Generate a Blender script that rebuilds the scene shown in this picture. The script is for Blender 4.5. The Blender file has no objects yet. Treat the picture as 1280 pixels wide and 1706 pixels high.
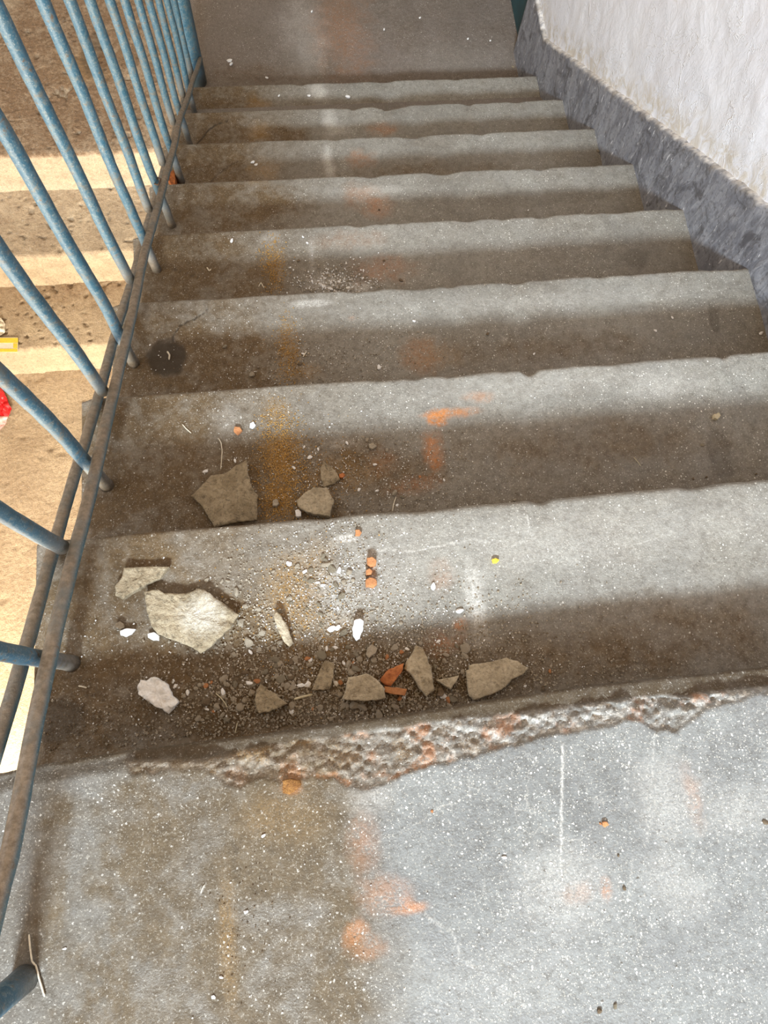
import bpy, bmesh, math, random
import numpy as np
from mathutils import Vector, Matrix

scene = bpy.context.scene
C = scene.collection

# ------------------------------------------------------------------ camera
CAMR = ((0.9925320872, 0.0857686187, -0.0867398399),
        (-0.1056434502, 0.9598957799, -0.2596912653),
        (0.0609878452, 0.2669154095, 0.9617882547))
CAMP = Vector((0.38018, 0.02695, 0.77821))
FPX = 1191.7
cam_data = bpy.data.cameras.new('camera')
cam_data.sensor_fit = 'VERTICAL'
cam_data.sensor_height = 36.0
cam_data.sensor_width = 27.0
cam_data.lens = FPX / 1706.0 * 36.0
cam_data.clip_start = 0.02
camera = bpy.data.objects.new('camera', cam_data)
C.objects.link(camera)
camera.matrix_world = Matrix.Translation(CAMP) @ Matrix(CAMR).to_4x4()
scene.camera = camera

# ------------------------------------------------------------------ light
def sky(col, strength):
    w = bpy.data.worlds.new('world'); scene.world = w; w.use_nodes = True
    bg = w.node_tree.nodes['Background']
    bg.inputs[0].default_value = (*col, 1); bg.inputs[1].default_value = strength

def area(name, loc, target, sx, sy, col, power, spread=180):
    l = bpy.data.lights.new(name, 'AREA'); l.shape = 'RECTANGLE'
    l.size = sx; l.size_y = sy; l.color = col; l.energy = power; l.spread = math.radians(spread)
    o = bpy.data.objects.new(name, l); C.objects.link(o); o.location = loc
    d = Vector(target) - Vector(loc)
    o.rotation_euler = d.to_track_quat('-Z', 'Y').to_euler()
    return o

sky((1.0, 0.66, 0.35), 0.90)
area('window_light', (-0.30, -3.5, 3.0), (0.95, 1.1, -0.7), 1.0, 0.46, (0.82, 0.93, 1.0), 590)
area('side_fill_light', (-1.22, 1.0, 0.75), (1.34, 1.2, 0.1), 2.2, 0.8, (0.74, 0.87, 1.0), 17)  # unseen fill lamp, added to brighten the right wall
area('door_light', (-0.75, -0.95, -1.05), (-0.65, 1.1, -1.9), 0.9, 1.3, (1.0, 0.90, 0.74), 165)

vs = scene.view_settings
vs.view_transform = 'Standard'; vs.look = 'None'; vs.gamma = 1.0
vs.use_curve_mapping = False
vs.exposure = 0.0

# ------------------------------------------------------------------ dimensions
R_, T_, W_ = 0.17, 0.28358, 1.3462
LZ = -0.050          # the landing's top; its riser is the shortest of the flight
NP_R = np.array(CAMR); NP_C = np.array(CAMP)

def at(px, py, z):
    """a point measured on the photograph, as a point on the level surface at height z"""
    d = NP_R @ np.array([(px - 640) / FPX, -(py - 853) / FPX, -1.0])
    return NP_C + d * (z - NP_C[2]) / d[2]

def atx(px, py, x):
    d = NP_R @ np.array([(px - 640) / FPX, -(py - 853) / FPX, -1.0])
    return NP_C + d * (x - NP_C[0]) / d[0]

# ------------------------------------------------------------------ noise
def _h(ix, iy, seed):
    n = (ix.astype(np.int64) * 374761393 + iy.astype(np.int64) * 668265263 + seed * 974634777) & 0xFFFFFFFF
    n = ((n ^ (n >> 13)) * 1274126177) & 0xFFFFFFFF
    n = (n ^ (n >> 16)) & 0xFFFFFFFF
    return n / 4294967295.0

def vnoise(x, y, seed=0):
    x = np.asarray(x, float); y = np.asarray(y, float)
    ix = np.floor(x); iy = np.floor(y); fx = x - ix; fy = y - iy
    fx = fx * fx * (3 - 2 * fx); fy = fy * fy * (3 - 2 * fy)
    a = _h(ix, iy, seed); b = _h(ix + 1, iy, seed); c = _h(ix, iy + 1, seed); d = _h(ix + 1, iy + 1, seed)
    return (a * (1 - fx) + b * fx) * (1 - fy) + (c * (1 - fx) + d * fx) * fy

def fbm(x, y, seed=0, o=4):
    s = 0; a = 0.5; t = 0
    for i in range(o):
        s = s + a * vnoise(x * 2 ** i, y * 2 ** i, seed + i * 17); t += a; a *= 0.55
    return s / t * 2 - 1

def smooth(a, b, v):
    t = np.clip((v - a) / (b - a), 0, 1)
    return t * t * (3 - 2 * t)

# ------------------------------------------------------------------ node materials
def mat(name):
    m = bpy.data.materials.new(name); m.use_nodes = True
    nt = m.node_tree
    b = nt.nodes['Principled BSDF']
    return m, nt, b

class NB:
    def __init__(s, nt, coord='pos'):
        s.nt = nt
        if coord == 'pos':
            s.P = nt.nodes.new('ShaderNodeNewGeometry').outputs['Position']
        else:
            s.P = nt.nodes.new('ShaderNodeTexCoord').outputs['Object']
    def link(s, a, b): s.nt.links.new(a, b)
    def setin(s, sock, v):
        if isinstance(v, bpy.types.NodeSocket): s.link(v, sock)
        else:
            if isinstance(v, tuple) and len(v) == 3 and sock.type == 'RGBA': v = (*v, 1)
            sock.default_value = v
    def noise(s, scale, detail=4, rough=0.55, dist=0.0, vec=None, color=False):
        n = s.nt.nodes.new('ShaderNodeTexNoise')
        n.inputs['Scale'].default_value = scale; n.inputs['Detail'].default_value = detail
        n.inputs['Roughness'].default_value = rough; n.inputs['Distortion'].default_value = dist
        s.link(vec or s.P, n.inputs['Vector'])
        return n.outputs['Color'] if color else n.outputs['Fac']
    def ramp(s, v, a, b, lo=0.0, hi=1.0):
        n = s.nt.nodes.new('ShaderNodeMapRange'); n.interpolation_type = 'SMOOTHSTEP'
        n.inputs['From Min'].default_value = a; n.inputs['From Max'].default_value = b
        n.inputs['To Min'].default_value = lo; n.inputs['To Max'].default_value = hi
        s.link(v, n.inputs['Value']); return n.outputs['Result']
    def mix(s, f, a, b, mode='MIX'):
        n = s.nt.nodes.new('ShaderNodeMix'); n.data_type = 'RGBA'; n.blend_type = mode
        s.setin(n.inputs[0], f); s.setin(n.inputs[6], a); s.setin(n.inputs[7], b)
        return n.outputs[2]
    def m(s, op, a, b=0.0, c=None, clamp=False):
        n = s.nt.nodes.new('ShaderNodeMath'); n.operation = op; n.use_clamp = clamp
        s.setin(n.inputs[0], a); s.setin(n.inputs[1], b)
        if c is not None: s.setin(n.inputs[2], c)
        return n.outputs[0]
    def attr(s, name):
        n = s.nt.nodes.new('ShaderNodeAttribute'); n.attribute_name = name
        sp = s.nt.nodes.new('ShaderNodeSeparateColor'); s.link(n.outputs['Color'], sp.inputs[0])
        return sp.outputs
    def specks(s, scale, density, size, seed=0.0):
        """small random flecks: 1 inside a fleck"""
        mp = s.nt.nodes.new('ShaderNodeVectorMath'); mp.operation = 'ADD'
        wn = s.nt.nodes.new('ShaderNodeVectorMath'); wn.operation = 'MULTIPLY_ADD'
        s.link(s.noise(scale * 1.9, 2, .6, color=True), wn.inputs[0]); wn.inputs[1].default_value = (.85 / scale,) * 3; s.link(s.P, wn.inputs[2])
        s.link(wn.outputs[0], mp.inputs[0]); mp.inputs[1].default_value = (seed, seed * .7, seed * .3)
        v = s.nt.nodes.new('ShaderNodeTexVoronoi'); v.inputs['Scale'].default_value = scale
        s.link(mp.outputs[0], v.inputs['Vector'])
        sp = s.nt.nodes.new('ShaderNodeSeparateColor'); s.link(v.outputs['Color'], sp.inputs[0])
        # radius varies per cell; a cell is empty unless its random number passes
        rad = s.m('MULTIPLY', s.m('SUBTRACT', sp.outputs[0], 1.0 - density, clamp=True), size / max(density, 1e-3))
        d = s.m('SUBTRACT', rad, v.outputs['Distance'])
        return s.m('MULTIPLY', d, 12.0, clamp=True)
    def bump(s, h, strength, dist, normal=None):
        n = s.nt.nodes.new('ShaderNodeBump'); n.inputs['Strength'].default_value = strength
        n.inputs['Distance'].default_value = dist; s.link(h, n.inputs['Height'])
        if normal: s.link(normal, n.inputs['Normal'])
        return n.outputs['Normal']

def concrete(name, g1, g2, dirt, speck=1.0, bump=0.5):  # dirt: colour of the brown film, both dirt and painted shade
    m, nt, b = mat(name); N = NB(nt)
    A = N.attr('stA'); B = N.attr('stB')
    n1 = N.noise(2.6, 5, 0.6); n2 = N.noise(14, 5, 0.65, 0.6); n3 = N.noise(70, 4, 0.6); n4 = N.noise(420, 3, 0.6)
    col = N.mix(N.ramp(n1, .35, .65), g1, g2)
    col = N.mix(N.ramp(n2, .35, .7, 0, .55), col, (g1[0] * 1.28, g1[1] * 1.3, g1[2] * 1.28))
    col = N.mix(N.ramp(n3, .4, .75, 0, .4), col, (g2[0] * .62, g2[1] * .6, g2[2] * .58))
    # brown film: dirt, with cast shade painted into the same mask
    df = N.m('MULTIPLY', B[1], N.ramp(N.m('ADD', n2, N.m('MULTIPLY', n3, .5)), .45, .95, .55, 1.15), clamp=True)
    dcol = N.mix(N.ramp(n3, .3, .7), dirt, (dirt[0] * .68, dirt[1] * .66, dirt[2] * .62))
    col = N.mix(df, col, dcol)
    # lime / plaster dust, light and grainy
    wf = N.m('MULTIPLY', A[2], N.ramp(n4, .38, .6, .25, 1.0), clamp=True)
    col = N.mix(wf, col, (.62, .61, .58))
    of = N.m('MULTIPLY', A[1], N.ramp(n4, .38, .58, .2, 1.0), clamp=True)
    col = N.mix(of, col, (.36, .20, .045))
    rf = N.m('MULTIPLY', A[0], N.ramp(N.m('ADD', N.m('MULTIPLY', n4, .5), N.m('MULTIPLY', n3, .5)), .36, .56, .1, 1.0), clamp=True)
    col = N.mix(rf, col, (.52, .20, .055))
    # aggregate and grit flecks
    s1 = N.specks(240, min(.6, .34 * speck), .34, 1.3); s2 = N.specks(120, .055 * speck, .20, 7.7); s3 = N.specks(520, min(.8, .5 * speck), .42, 3.1)
    pat = N.ramp(N.noise(7, 4, .65), .38, .60, .25, 1.0)
    pat = N.m('MULTIPLY', pat, N.m('SUBTRACT', 1.0, N.m('MULTIPLY', df, .62)))
    # hair-thin pale crazing
    cz = N.noise(7.5, 4, .5, .5); cl = N.ramp(N.m('ABSOLUTE', N.m('SUBTRACT', cz, .5)), .0, .0055, 1.0, 0.0)
    cl = N.m('MULTIPLY', cl, N.m('MULTIPLY', pat, N.ramp(n1, .45, .6, 0, .25)))
    col = N.mix(cl, col, (.62, .60, .55))
    dk = N.noise(210, 5, .75); col = N.mix(N.ramp(dk, .48, .66, 0, .75), col, N.mix(.5, col, (.05, .04, .028)))
    lt = N.noise(300, 4, .75, .4); col = N.mix(N.ramp(lt, .55, .68, 0, .6), col, N.mix(.55, col, (.62, .59, .52)))
    col = N.mix(N.m('MULTIPLY', N.m('MULTIPLY', s3, pat), .8), col, (.62, .60, .54))
    col = N.mix(N.m('MULTIPLY', N.m('MAXIMUM', s1, s2), N.m('ADD', pat, .12), clamp=True), col, (.80, .79, .75))
    d1 = N.specks(150, .07, .26, 11.9)
    col = N.mix(N.m('MULTIPLY', d1, .75), col, (.07, .055, .04))
    col = N.mix(N.m('MULTIPLY', B[0], .93), col, (.030, .020, .011))
    col = N.mix(B[2], col, (.030, .020, .012))
    nt.links.new(col, b.inputs['Base Color'])
    rough = N.ramp(n2, .3, .7, .52, .78); nt.links.new(rough, b.inputs['Roughness'])
    h = N.m('ADD', N.m('MULTIPLY', n3, 1.0), N.m('MULTIPLY', n4, .55))
    h = N.m('ADD', h, N.m('MULTIPLY', s1, .25))
    h = N.m('SUBTRACT', h, N.m('MULTIPLY', B[2], 1.2))
    nt.links.new(N.bump(h, bump * 1.3, .0028), b.inputs['Normal'])
    return m

M_STEP = concrete('worn_concrete', (.265, .265, .25), (.190, .188, .175), (.135, .088, .041), 1.2)
M_LAND = concrete('worn_screed', (.200, .207, .208), (.150, .156, .158), (.115, .084, .048), 1.45, .4)
M_LOW = concrete('lower_concrete', (.19, .165, .155), (.145, .125, .11), (.125, .082, .048), .6)
M_GROUND = concrete('ground_plaster', (.58, .46, .32), (.46, .35, .23), (.26, .155, .08), .9, 1.8)

def blue_metal(name, dust=0.5, base=(.022, .085, .14)):
    m, nt, b = mat(name); N = NB(nt)
    n1 = N.noise(22, 5, .65); n2 = N.noise(120, 5, .7); n3 = N.noise(420, 3, .6)
    col = N.mix(N.ramp(n1, .35, .65), base, (base[0] * 1.9, base[1] * 1.25, base[2] * 1.15))
    col = N.mix(N.ramp(n2, .46, .66, 0, .6), col, (.15, .20, .21))
    col = N.mix(N.ramp(n3, .55, .7, 0, .5), col, (.30, .33, .32))
    st = N.noise(38, 5, .7, 1.0); col = N.mix(N.ramp(st, .52, .68, 0, .65), col, (.13, .115, .085))
    col = N.mix(N.ramp(N.m('ADD', n2, N.m('MULTIPLY', n1, .5)), .83, .98, 0, .9), col, (.10, .055, .03))
    # dust lies on faces that look up, and thickens down the bars
    g = nt.nodes.new('ShaderNodeNewGeometry'); sp = nt.nodes.new('ShaderNodeSeparateXYZ'); nt.links.new(g.outputs['Normal'], sp.inputs[0])
    up = N.ramp(sp.outputs[2], .05, .75, 0, 1)
    A = N.attr('foot')
    d = N.m('MULTIPLY', N.m('ADD', N.m('MULTIPLY', up, dust), A[0]), N.ramp(n1, .25, .6, .6, 1.05), clamp=True)
    col = N.mix(d, col, N.mix(N.ramp(n2, .35, .65), (.24, .19, .14), (.15, .115, .08)))
    nt.links.new(col, b.inputs['Base Color'])
    nt.links.new(N.ramp(n2, .3, .7, .38, .6), b.inputs['Roughness'])
    nt.links.new(N.bump(N.m('ADD', n2, N.m('MULTIPLY', n3, .4)), .5, .0016), b.inputs['Normal'])
    return m
M_BAR = blue_metal('blue_enamel', .15)
M_ROD = blue_metal('dusty_blue_enamel', 1.0, (.035, .10, .14))

def simple(name, c1, c2, scale=60, bump=.5, rough=.8, dist=.002, fleck=None, pits=0.0):
    m, nt, b = mat(name); N = NB(nt, 'obj')
    n1 = N.noise(scale, 5, .65); n2 = N.noise(scale * 6, 4, .65)
    col = N.mix(N.ramp(n1, .32, .68), c1, c2)
    col = N.mix(N.ramp(n2, .4, .75, 0, .45), col, tuple(v * .5 for v in c2))
    if pits:
        n3 = N.noise(scale * 3.2, 5, .8, .6); col = N.mix(N.ramp(n3, .50, .66, 0, pits), col, tuple(v * .35 for v in c2))
    if fleck:
        col = N.mix(N.m('MULTIPLY', N.specks(330, .22, .3, 2.2), .8), col, fleck)
    nt.links.new(col, b.inputs['Base Color']); b.inputs['Roughness'].default_value = rough
    nt.links.new(N.bump(N.m('ADD', n1, N.m('MULTIPLY', n2, .6)), bump, dist), b.inputs['Normal'])
    return m
M_SHARD = simple('broken_mortar', (.46, .385, .27), (.28, .225, .145), 45, 1.0, .9, .005, (.55, .50, .41), .75)
M_SHARD2 = simple('pale_broken_mortar', (.56, .485, .36), (.38, .32, .225), 45, .9, .9, .004, (.55, .50, .41), .5)
M_WHITE = simple('white_plaster', (.92, .93, .95), (.83, .83, .83), 60, .4, .85)
M_BRICK = simple('broken_brick', (.58, .22, .075), (.34, .105, .04), 70, .6, .9)
M_LUMP = simple('rusty_lump', (.40, .20, .055), (.24, .10, .03), 110, 1.0, .95, .004, None, .6)
M_BRICKL = simple('pale_orange_brick', (.52, .24, .10), (.40, .17, .07), 80, .5, .9)
M_PEB = simple('gravel_grey', (.42, .37, .30), (.27, .23, .17), 90, .5, .9)
M_PEBD = simple('gravel_brown', (.20, .15, .10), (.12, .085, .05), 90, .5, .9)
M_STRAW = simple('pale_straw', (.66, .60, .44), (.50, .44, .30), 90, .2, .7)
M_RED = simple('red_film', (.80, .025, .03), (.66, .02, .025), 40, .3, .28)
M_PINK = simple('clear_pink_film', (.80, .50, .46), (.72, .40, .38), 40, .3, .25)
M_YEL = simple('yellow_print', (.85, .62, .06), (.80, .55, .05), 40, .1, .5)
M_CREAM = simple('cream_paper', (.80, .74, .60), (.70, .64, .52), 40, .1, .6)
M_WIRE = simple('rusty_wire', (.13, .075, .045), (.07, .04, .025), 120, .5, .7)
M_RAG = simple('orange_rust_rag', (.45, .14, .03), (.20, .06, .02), 60, .6, .9)

# ------------------------------------------------------------------ objects
def tag(o, label=None, cat=None, group=None, kind=None):
    if label: o['label'] = label
    if cat: o['category'] = cat
    if group: o['group'] = group
    if kind: o['kind'] = kind
    return o

def new_obj(name, me, parent=None, m=None):
    o = bpy.data.objects.new(name, me); C.objects.link(o)
    if parent: o.parent = parent
    if m is not None and me is not None and not me.materials: me.materials.append(m)
    return o

def empty(name, loc=(0, 0, 0)):
    o = bpy.data.objects.new(name, None); C.objects.link(o); o.location = loc; o.empty_display_size = .05
    return o

def mesh_from(name, v, f, m, smooth_=True, attrs=None):
    me = bpy.data.meshes.new(name)
    v = np.asarray(v, np.float32)
    f = np.asarray(f, np.int32) if not isinstance(f, list) else f
    if isinstance(f, np.ndarray):
        n = len(f); k = f.shape[1]
        me.vertices.add(len(v)); me.vertices.foreach_set('co', v.ravel())
        me.loops.add(n * k); me.loops.foreach_set('vertex_index', f.ravel())
        me.polygons.add(n); me.polygons.foreach_set('loop_start', np.arange(0, n * k, k, dtype=np.int32))
        me.update(calc_edges=True)
    else:
        me.from_pydata([tuple(map(float, p)) for p in v], [], f)
    me.validate()
    if smooth_: me.polygons.foreach_set('use_smooth', np.ones(len(me.polygons), bool))
    if attrs:
        for an, arr in attrs.items():
            a = me.color_attributes.new(an, 'FLOAT_COLOR', 'POINT')
            c = np.ones((len(v), 4), np.float32); c[:, :3] = arr
            a.data.foreach_set('color', c.ravel())
    me.materials.append(m)
    me.update()
    return me

def grid_faces(nr, nc, base=0):
    i = np.arange(nr - 1)[:, None]; j = np.arange(nc - 1)[None, :]
    a = base + i * nc + j
    return np.stack([a, a + 1, a + nc + 1, a + nc], -1).reshape(-1, 4)

# stain and painted-shade lists: (level, kind, px, py, radius across m, radius along m, strength)
def stain_shade_fields(level, z, X, Y, stains_and_shade, lines):
    """masks of stain spots, painted-in shade, cracks and scratches on the surface"""
    A = np.zeros((X.size, 3), np.float32); B = np.zeros((X.size, 3), np.float32)
    x = X.ravel(); y = Y.ravel()
    nz = fbm(x * 28, y * 28, 5) * .55 + fbm(x * 110, y * 110, 9) * .35
    for (lv, kind, px, py, rx, ry, s) in stains_and_shade:
        if lv != level: continue
        p = at(px, py, z)
        d = np.sqrt(((x - p[0]) / rx) ** 2 + ((y - p[1]) / ry) ** 2)
        if (lv >= 3 or lv == 0) and kind in 'oy': s = s * .68
        if kind == 'k':      # wet patch with a clear rim
            v = s * smooth(1.06, .80, d + nz * .35)
        else:
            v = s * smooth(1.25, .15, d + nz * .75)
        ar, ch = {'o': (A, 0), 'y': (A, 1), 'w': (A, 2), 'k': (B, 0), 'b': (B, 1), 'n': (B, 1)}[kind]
        if kind == 'n': ar[:, ch] -= v
        else: ar[:, ch] = np.maximum(ar[:, ch], np.minimum(v, 1))
    wx = fbm(x * 60, y * 60, 21) * .004; wy = fbm(x * 60, y * 60, 31) * .004
    for (lv, kind, w, s, pts) in lines:
        if lv != level: continue
        best = np.full(x.size, 9.0)
        P = [at(px, py, z)[:2] for px, py in pts]
        for a, b in zip(P[:-1], P[1:]):
            ab = b - a; L = ab @ ab + 1e-12
            amp = 1.0 if kind != 's' else .15
            qx = x + wx * amp - a[0]; qy = y + wy * amp - a[1]
            t = np.clip((qx * ab[0] + qy * ab[1]) / L, 0, 1)
            best = np.minimum(best, np.hypot(qx - t * ab[0], qy - t * ab[1]))
        v = s * smooth(w * 1.5, w * .4, best)
        if kind == 'c': B[:, 2] = np.maximum(B[:, 2], v)
        else: A[:, 2] = np.maximum(A[:, 2], v * (1 if kind == 's' else .9))
    return A, B

STAINS_AND_SHADE = [
    # level 0: the landing; left 'b' blobs paint the camera holder's cast shadow
    (0, 'b', 430, 1480, .15, .24, .95), (0, 'b', 360, 1700, .15, .12, .95), (0, 'b', 85, 1450, .018, .11, .6), (0, 'b', 100, 1350, .02, .03, .5), (0, 'b', 470, 1380, .10, .10, .75), (0, 'b', 390, 1640, .12, .10, .8),  # narrow 'b' strip on the left paints the near post's shadow
    (0, 'b', 250, 1330, .09, .03, .5), (0, 'b', 500, 1560, .12, .16, .95), (0, 'y', 380, 1560, .012, .07, .5), (0, 'y', 470, 1360, .05, .04, .3),
    (0, 'b', 560, 1560, .09, .12, .55), (0, 'b', 300, 1450, .07, .10, .5),
    (0, 'o', 485, 1310, .012, .009, .8), (0, 'o', 605, 1400, .02, .03, .35), (0, 'o', 640, 1490, .03, .02, .4), (0, 'o', 685, 1512, .022, .006, .8), (0, 'o', 665, 1505, .02, .01, .5),
    (0, 'o', 590, 1555, .014, .016, .7), (0, 'o', 610, 1580, .02, .012, .4), (0, 'o', 1010, 1480, .007, .012, .7), (0, 'o', 960, 1490, .02, .012, .25),
    (0, 'o', 1155, 1330, .012, .035, .3), (0, 'w', 1120, 1330, .05, .05, .35), (0, 'w', 1130, 1470, .04, .04, .25), (0, 'w', 820, 1640, .12, .06, .12),
    (0, 'w', 930, 1480, .06, .05, .35), (0, 'w', 1230, 1350, .06, .03, .35), (0, 'w', 620, 1330, .03, .02, .35),
    (0, 'n', 1000, 1500, .30, .3, .5), (0, 'n', 900, 1350, .2, .12, .4),
    # first tread
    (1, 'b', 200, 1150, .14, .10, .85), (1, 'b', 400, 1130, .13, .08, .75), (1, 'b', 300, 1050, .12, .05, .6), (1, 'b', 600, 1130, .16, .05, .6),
    (1, 'b', 850, 1100, .2, .05, .4), (1, 'b', 1100, 1060, .2, .06, .4), (1, 'b', 120, 1000, .03, .10, .6),  # narrow 'b' streak by the rail: painted shadow of the bottom rods
    (1, 'k', 95, 1200, .035, .03, .55), (1, 'b', 250, 930, .05, .02, .4),
    (1, 'y', 490, 1000, .05, .07, .55), (1, 'y', 530, 940, .03, .04, .35), (1, 'y', 560, 1060, .05, .03, .4),
    (1, 'w', 560, 985, .04, .05, .5), (1, 'w', 790, 990, .016, .07, .75), (1, 'w', 575, 897, .018, .006, .9), (1, 'w', 640, 950, .09, .06, .3),
    (1, 'w', 950, 900, .30, .05, .28), (1, 'w', 1200, 870, .2, .05, .25), (1, 'w', 800, 1060, .02, .02, .4),
    (1, 'o', 620, 945, .006, .02, .55), (1, 'o', 765, 1040, .012, .01, .7), (1, 'o', 740, 1070, .03, .02, .35), (1, 'o', 590, 1120, .015, .01, .5), (1, 'o', 735, 960, .02, .025, .2),
    # second tread
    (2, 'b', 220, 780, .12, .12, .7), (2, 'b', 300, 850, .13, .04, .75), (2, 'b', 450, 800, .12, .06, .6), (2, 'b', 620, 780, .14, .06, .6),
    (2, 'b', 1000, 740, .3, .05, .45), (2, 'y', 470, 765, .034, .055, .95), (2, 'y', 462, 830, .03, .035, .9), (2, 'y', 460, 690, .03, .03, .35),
    (2, 'y', 560, 790, .08, .04, .35), (2, 'o', 726, 699, .017, .013, 1.8), (2, 'o', 735, 690, .03, .012, 1.1), (2, 'o', 765, 687, .035, .010, .7), (2, 'o', 800, 660, .03, .012, .35),
    (2, 'o', 720, 745, .02, .04, .75), (2, 'o', 690, 810, .05, .02, .3), (2, 'o', 640, 770, .03, .03, .2),
    (2, 'k', 1200, 760, .022, .055, .3), (2, 'k', 1110, 722, .006, .006, .3), (2, 'w', 1110, 640, .1, .03, .4), (2, 'w', 380, 700, .03, .03, .2),
    (2, 'w', 900, 640, .3, .03, .22), (2, 'w', 570, 740, .03, .008, .4),
    # third tread
    (3, 'k', 280, 597, .040, .043, .95), (3, 'b', 280, 590, .10, .10, .55), (3, 'b', 400, 600, .12, .06, .5), (3, 'y', 480, 575, .022, .06, .7), (3, 'y', 500, 620, .05, .02, .5),
    (3, 'w', 520, 505, .04, .01, .7), (3, 'o', 700, 590, .05, .04, .35), (3, 'o', 585, 530, .01, .008, .5), (3, 'y', 720, 590, .07, .04, .35), (3, 'w', 900, 500, .4, .03, .2),
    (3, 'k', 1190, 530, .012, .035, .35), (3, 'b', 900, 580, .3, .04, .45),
    # fourth tread
    (4, 'w', 550, 470, .06, .022, .75), (4, 'w', 600, 478, .05, .012, .8), (4, 'y', 460, 440, .03, .06, .75), (4, 'o', 640, 450, .09, .04, .45), (4, 'o', 590, 400, .1, .03, .2),
    (4, 'b', 300, 440, .12, .08, .6), (4, 'b', 420, 470, .08, .04, .6), (4, 'k', 1060, 430, .03, .03, .3), (4, 'w', 450, 400, .03, .03, .3), (4, 'w', 520, 430, .01, .05, .4), (4, 'k', 1180, 400, .02, .03, .35),
    # fifth
    (5, 'o', 630, 345, .05, .04, .6), (5, 'b', 400, 340, .2, .07, .6), (5, 'w', 640, 315, .1, .015, .3), (5, 'y', 430, 300, .03, .03, .3), (5, 'o', 600, 330, .06, .05, .35), (5, 'k', 900, 330, .2, .03, .2),
    # sixth
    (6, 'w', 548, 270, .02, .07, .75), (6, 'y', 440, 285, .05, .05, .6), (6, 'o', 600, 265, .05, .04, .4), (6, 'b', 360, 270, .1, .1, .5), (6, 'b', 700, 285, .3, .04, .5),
    # seventh
    (7, 'w', 550, 205, .03, .06, .75), (7, 'w', 560, 215, .045, .03, .5), (7, 'y', 430, 220, .05, .05, .7), (7, 'o', 640, 215, .06, .03, .5), (7, 'b', 370, 215, .1, .1, .5), (7, 'b', 480, 225, .1, .04, .6),
    # eighth
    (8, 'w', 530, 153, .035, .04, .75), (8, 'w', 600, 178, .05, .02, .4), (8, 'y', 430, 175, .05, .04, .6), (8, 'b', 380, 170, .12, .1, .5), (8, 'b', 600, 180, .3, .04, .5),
    # lower landing
    (9, 'o', 570, 50, .14, .3, .35), (9, 'w', 510, 60, .10, .3, .3), (9, 'b', 450, 120, .4, .06, .5), (9, 'w', 760, 100, .3, .1, .15),
    (9, 'b', 60, 150, .4, .5, .7), (9, 'y', 150, 110, .12, .10, .5), (9, 'o', 170, 100, .05, .06, .35), (9, 'b', 200, 60, .2, .3, .6), (9, 'k', 160, 90, .06, .12, .5),
]
LINES = [
    # (level, kind, half width m, strength, points)  c = crack, s = straight scratch, v = pale vein
    (0, 's', .0011, .95, [(938, 1240), (936, 1330), (934, 1445)]), (0, 's', .0008, .5, [(1091, 1220), (1084, 1330), (1078, 1400)]),
    (0, 's', .0006, .4, [(1050, 1245), (1046, 1330)]), (0, 's', .0007, .4, [(1055, 1430), (1046, 1500)]), (0, 's', .0006, .3, [(780, 1290), (785, 1350)]),
    (0, 'v', .0008, .5, [(700, 1520), (750, 1545), (770, 1590), (800, 1620), (850, 1660), (885, 1685)]),
    (0, 's', .0007, .5, [(335, 1488), (341, 1474)]), (0, 's', .0007, .5, [(257, 1361), (270, 1362)]),
    (1, 'v', .0011, .75, [(620, 915), (690, 918), (760, 905), (790, 900), (850, 910), (880, 900), (893, 895), (880, 885), (880, 860)]),
    (1, 'v', .0010, .6, [(893, 895), (920, 915), (950, 932), (960, 945)]), (1, 'v', .0010, .6, [(950, 915), (970, 905), (1000, 893), (1020, 908), (1060, 906), (1110, 892), (1125, 888)]),
    (1, 'v', .0009, .5, [(1180, 890), (1220, 885), (1260, 880), (1280, 890)]), (1, 'v', .0009, .4, [(1260, 880), (1266, 840)]), (1, 'v', .0008, .4, [(600, 880), (610, 930), (640, 960)]),
    (2, 'v', .0007, .35, [(860, 650), (900, 665), (910, 690)]), (2, 's', .0008, .35, [(1060, 765), (1068, 775)]),
    (3, 'c', .0013, .8, [(345, 515), (325, 530), (300, 543), (288, 560), (284, 575)]), (3, 'v', .0012, .4, [(805, 500), (812, 525)]),
    (4, 'c', .0013, .6, [(270, 445), (300, 452), (330, 462)]), (4, 'c', .0013, .4, [(300, 400), (270, 420)]),
    (6, 'c', .0020, .6, [(395, 270), (375, 280), (362, 292), (350, 303)]), (7, 'c', .0026, .95, [(379, 202), (360, 208), (345, 220), (336, 232), (328, 240)]),
    (2, 'c', .0008, .35, [(235, 735), (250, 742)]),
]

def base_dirt_shade(level, x, y):
    """brown dirt film: deepened towards the rail side as painted-in shade, thicker in the foot-worn middle and in the corner under each riser"""
    n = fbm(x * 6, y * 6, 40 + level) * .5 + fbm(x * 25, y * 25, 60 + level) * .35
    d = .22 + .66 * smooth(.60, .12, x + n * .12)  # rail-side term paints the shade cast from behind the camera
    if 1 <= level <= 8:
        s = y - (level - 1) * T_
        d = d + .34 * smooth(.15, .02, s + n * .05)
    d = d + n * .28
    return d

# ------------------------------------------------------------------ the flight
stair = empty('stair_flight')
tag(stair, 'worn grey concrete stair flight going down from the landing beside white wall', 'stairs', kind='structure')

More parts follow.
